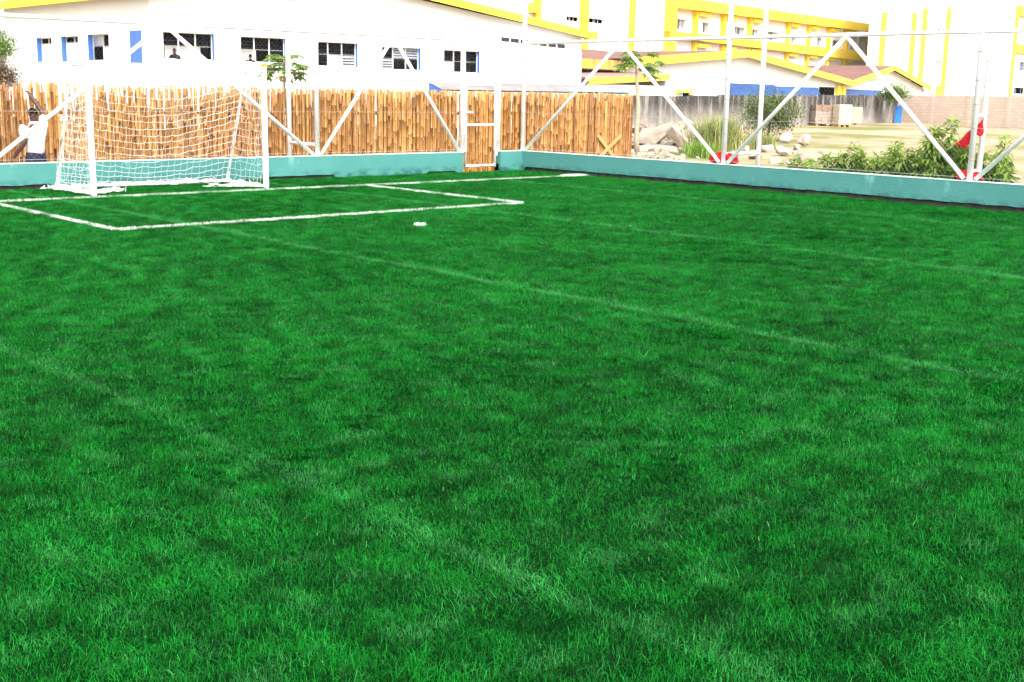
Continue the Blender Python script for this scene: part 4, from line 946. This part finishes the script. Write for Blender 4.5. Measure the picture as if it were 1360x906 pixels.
# ------------------------------------------------------------------ plants
def leafq(mb, p, d, L, w, up, tint, fold=.15):
    d = Vector(d).normalized(); s = d.cross(up); 
    if s.length < 1e-3: s = d.orthogonal()
    s.normalize(); n = s.cross(d); mb.tint = tint; droop = Vector((0, 0, -L * .18))
    a = p + d * L * .38 + s * w / 2 + n * fold * w; b = p + d * L * .38 - s * w / 2 + n * fold * w
    a2 = p + d * L * .72 + s * w * .36 + n * fold * w * .6 + droop * .4; b2 = p + d * L * .72 - s * w * .36 + n * fold * w * .6 + droop * .4; m_ = p + d * L * .5
    e = p + d * L + droop
    mb.add([p, a, a2, e, b2, b, m_], [(0, 1, 2, 6), (6, 2, 3), (0, 6, 4, 5), (6, 3, 4)])
def sapling(label, P, top, seed, dens=1.0, spread=.2):
    r = random.Random(seed); z0 = gz(*P); H = top - z0
    t = thing('sapling', label, 'sapling', (*P, z0), 'leafy saplings behind the right-hand wall'); st = MB(); lf = MB()
    stems = [(Vector((r.gauss(0, .05), r.gauss(0, .05), 0)), Vector((r.gauss(0, spread * .5), r.gauss(0, spread * .5), 1)), 1.0)]
    for k in range(5): stems.append((Vector((r.gauss(0, .08), r.gauss(0, .08), 0)), Vector((r.gauss(0, spread * 1.3), r.gauss(0, spread * 1.3), 1)), r.uniform(.5, .92)))
    for o_, d, f in stems:
        b = Vector((*P, z0)) + o_; e = Vector((*P, z0)) + o_ + d * H * f * .97; mid = (b + e) / 2 + Vector((r.gauss(0, .03), r.gauss(0, .03), 0))
        st.path([b, mid, e], [.012, .009, .004], 6)
        n = int(105 * f * H * dens)
        for i in range(n):
            q = r.uniform(.25, 1) ** .8; p = b.lerp(mid, q * 2) if q < .5 else mid.lerp(e, q * 2 - 1)
            a = r.uniform(0, 6.28); out = Vector((math.cos(a), math.sin(a), 0)); l = r.uniform(.02, .17) * (1.15 - q * .7)
            p = p + out * l + Vector((0, 0, r.uniform(-.04, .04)))
            dz = r.gauss(-.9, .35) if q < .86 else r.gauss(.1, .5)
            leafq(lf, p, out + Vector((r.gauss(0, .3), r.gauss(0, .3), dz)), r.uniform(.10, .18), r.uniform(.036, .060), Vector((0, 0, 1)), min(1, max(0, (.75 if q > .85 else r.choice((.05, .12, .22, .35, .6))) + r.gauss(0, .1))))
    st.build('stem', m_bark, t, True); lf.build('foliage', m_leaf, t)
saps = [(-4.72, .60, 'low yellowish sapling behind the teal wall beside the mast by the red cloth'), (-5.16, .56, 'lowest yellowish sapling, among the pale stones behind the teal wall'), (-5.58, .68, 'short sapling at the left end of the green row'),
        (-5.88, .78, 'sapling with a leaning tip, left in the green row before the brace'), (-6.16, .95, 'tall slim sapling in the middle of the green row'), (-6.42, .80, 'bushy sapling between the two tall slim ones of the green row'),
        (-6.66, .99, 'second tall slim sapling of the green row, nearer the brace'), (-6.9, .80, 'short sapling at the right end of the green row, left of the brace'), (-7.22, .84, 'wide low sapling at the left foot of the big clump'),
        (-7.43, 1.08, 'dense sapling of the big clump just behind the slanting brace'), (-7.63, 1.28, 'second tallest sapling of the big clump'), (-7.87, 1.40, 'tallest sapling, beside the red pennant'),
        (-8.1, 1.02, 'sapling below the red pennant, left of the post'), (-8.4, .82, 'low sapling between the post and the runged mast'), (-8.72, .86, 'dark sapling just right of the runged mast'), (-8.88, 1.14, 'slim sapling with one high tip at the right of the runged mast'), (-9.3, .50, 'low sapling at the right edge behind the last brace')]
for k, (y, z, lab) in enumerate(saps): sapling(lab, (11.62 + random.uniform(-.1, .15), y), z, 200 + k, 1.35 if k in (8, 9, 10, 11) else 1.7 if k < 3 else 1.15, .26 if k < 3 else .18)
def papaya(label, base, top, ncr, R_, seed, yellow=0, trunk_r=.07):
    r = random.Random(seed); t = thing('papaya_tree', label, 'papaya tree', base); B = Vector(base); T = Vector(top)
    mb = MB(); n = 8; mb.path([B.lerp(T, i / n) + Vector((.03 * math.sin(i * 1.3 + seed), .02 * math.cos(i), 0)) * (0 if i in (0, n) else 1) for i in range(n + 1)], [trunk_r * (1 - .5 * i / n) for i in range(n + 1)], 10); mb.build('trunk', m_papbark, t, True)
    lf = MB(); yl = MB(); pt = MB()
    for k in range(ncr):
        a = 6.28 * k / ncr * 2.4 + r.gauss(0, .3); el = r.uniform(-.5, .95); d = Vector((math.cos(a) * math.cos(el), math.sin(a) * math.cos(el), math.sin(el) * .8)); l = R_ * r.uniform(.5, .75)
        p0 = T + Vector((0, 0, r.uniform(-.35, .05) * R_)); p1 = p0 + d * l + Vector((0, 0, -.1 * R_)); pt.path([p0, p0.lerp(p1, .5) + Vector((0, 0, .07 * R_)), p1], .009, 5)
        tg = yl if k < yellow else lf
        for j in range(7):     # palmate lobes
            b = a + (j - 3) * .62; dd = Vector((math.cos(b), math.sin(b), -.35 + .25 * math.sin(el) + r.gauss(0, .1))); LL = R_ * r.uniform(.32, .45) * (1 - .07 * abs(j - 3))
            leafq(tg, p1, dd, LL, LL * .36, Vector((0, 0, 1)), r.uniform(.1, .9), .1)
            for s in (-.5, .5): leafq(tg, p1 + dd.normalized() * LL * .45, Vector((math.cos(b + s), math.sin(b + s), -.3)), LL * .45, LL * .17, Vector((0, 0, 1)), r.uniform(.1, .9), .1)
    pt.build('leaf_stalks', m_leafpap, t); lf.build('foliage', m_leafpap, t)
    if yl.v: yl.build('yellow_leaves', m_leafyel, t)
papaya('papaya tree behind the bamboo fence, with some yellowing leaves, against the hall windows', (7.28, 6.0, -.42), (7.20, 6.0, 2.30), 30, .68, 3, 5, .05)
c = at(847, 82, 43.9)
papaya('tall papaya tree with a bare trunk beside the end of the bamboo fence', (25.12, 11.29, gz(25.1, 11.3)), (c.x, c.y, c.z + .12), 28, .98, 9, 0, .10)
mb = MB()
def crown_tree(name, label, cat, base, top, rad, zc, nclump, nleaf, L, material, seed, trunk=.08, low=None):
    r = random.Random(seed); t = thing(name, label, cat, base); B = Vector(base); mb = MB(); lf = MB(); C0 = Vector((base[0], base[1], zc))
    mb.path([B, B.lerp(C0, .5) + Vector((r.gauss(0, .05), 0, 0)), C0], [trunk, trunk * .7, trunk * .4], 8)
    for k in range(nclump):
        d = Vector((r.gauss(0, 1), r.gauss(0, 1), r.gauss(0, 1))).normalized() * r.uniform(.35, 1); c = C0 + Vector((d.x * rad[0], d.y * rad[1], d.z * rad[2])); cs = r.uniform(.16, .3) * rad[0]
        mb.path([C0 + Vector((0, 0, -.3 * rad[2])), C0.lerp(c, .5) + Vector((0, 0, .05)), c], [trunk * .35, trunk * .2, .008], 5, False); tt = r.uniform(.15, .8)
        for i in range(nleaf):
            p = c + Vector((r.gauss(0, cs), r.gauss(0, cs), r.gauss(0, cs * .8)))
            leafq(lf, p, Vector((r.gauss(0, 1), r.gauss(0, 1), r.gauss(-.2, .7))), L * r.uniform(.6, 1.3), L * .4 * r.uniform(.7, 1.3), Vector((0, 0, 1)), max(0, min(1, tt + r.gauss(0, .2))))
    mb.build('trunk', m_bark, t, True); lf.build('foliage', material, t)
c = at(1020, 192, 54); z = gz(c.x, c.y)
crown_tree('shrub', 'olive round shrub before the grimy boundary wall, behind the pale stones', 'shrub', (c.x, c.y, z), None, (1.2, 1.15, 1.0), z + 1.2, 80, 72, .13, m_leafdark, 21, .06)
c = at(1186, 165, 84); z = gz(c.x, c.y)
crown_tree('small_tree', 'small bright green tree over the blue door at the corner of the boundary walls', 'tree', (c.x, c.y, z), None, (.95, .9, .6), z + 2.1, 40, 65, .17, m_leafpap, 25, .06)
c = at(4, 100, 42); z = gz(c.x, c.y)
crown_tree('leafy_tree', 'green-topped tree at the left edge beyond the bamboo fence', 'tree', (c.x, c.y, z), None, (.5, .5, .5), 2.95, 34, 60, .10, m_leafpap, 27, .09)
c = at(2, 108, 40); z = gz(c.x, c.y)
crown_tree('dry_shrub', 'brown dried shrub below the green tree at the left edge', 'shrub', (c.x, c.y, z), None, (.5, .5, .5), 1.95, 40, 60, .10, m_leafdry, 28, .05)
# tall grass clump beside the rubble
def grass_clump(name, label, c, n, H, spread, seed, material):
    r = random.Random(seed); t = MB()
    for i in range(n):
        a = r.uniform(0, 6.28); o_ = Vector((r.gauss(0, spread * .3), r.gauss(0, spread * .3), 0)); d = Vector((math.cos(a), math.sin(a), 0)); l = H * r.uniform(.5, 1.1); b = r.uniform(.1, .8) * l; t.tint = r.random()
        p = [Vector(c) + o_ + d * b * (k / 4) ** 2 + Vector((0, 0, l * (k / 4 - .28 * b / l * (k / 4) ** 3))) for k in range(5)]; s = Vector((-d.y, d.x, 0)); w = [.012, .014, .011, .007, .001]
        vs = [q + s * w[k] * sg for k, q in enumerate(p) for sg in (-1, 1)]; t.add(vs, [(2 * k, 2 * k + 1, 2 * k + 3, 2 * k + 2) for k in range(4)])
    return tag(t.build(name, material), label, 'grass clump')
c = at(952, 209, 43.2); grass_clump('grass_clump', 'tall arching grass clump beside the rubble heap, behind the fence post', (c.x, c.y, gz(c.x, c.y)), 1300, 1.5, 1.25, 3, m_straw)
c = at(930, 212, 41); grass_clump('grass_clump', 'low green grass tuft at the foot of the rubble heap', (c.x, c.y, gz(c.x, c.y)), 520, .6, 1.0, 4, m_leaf)
c = at(1008, 200, 47); grass_clump('grass_clump', 'straw-coloured grass clump between the shrub and the red cloth', (c.x, c.y, gz(c.x, c.y)), 420, .8, .9, 5, m_straw)
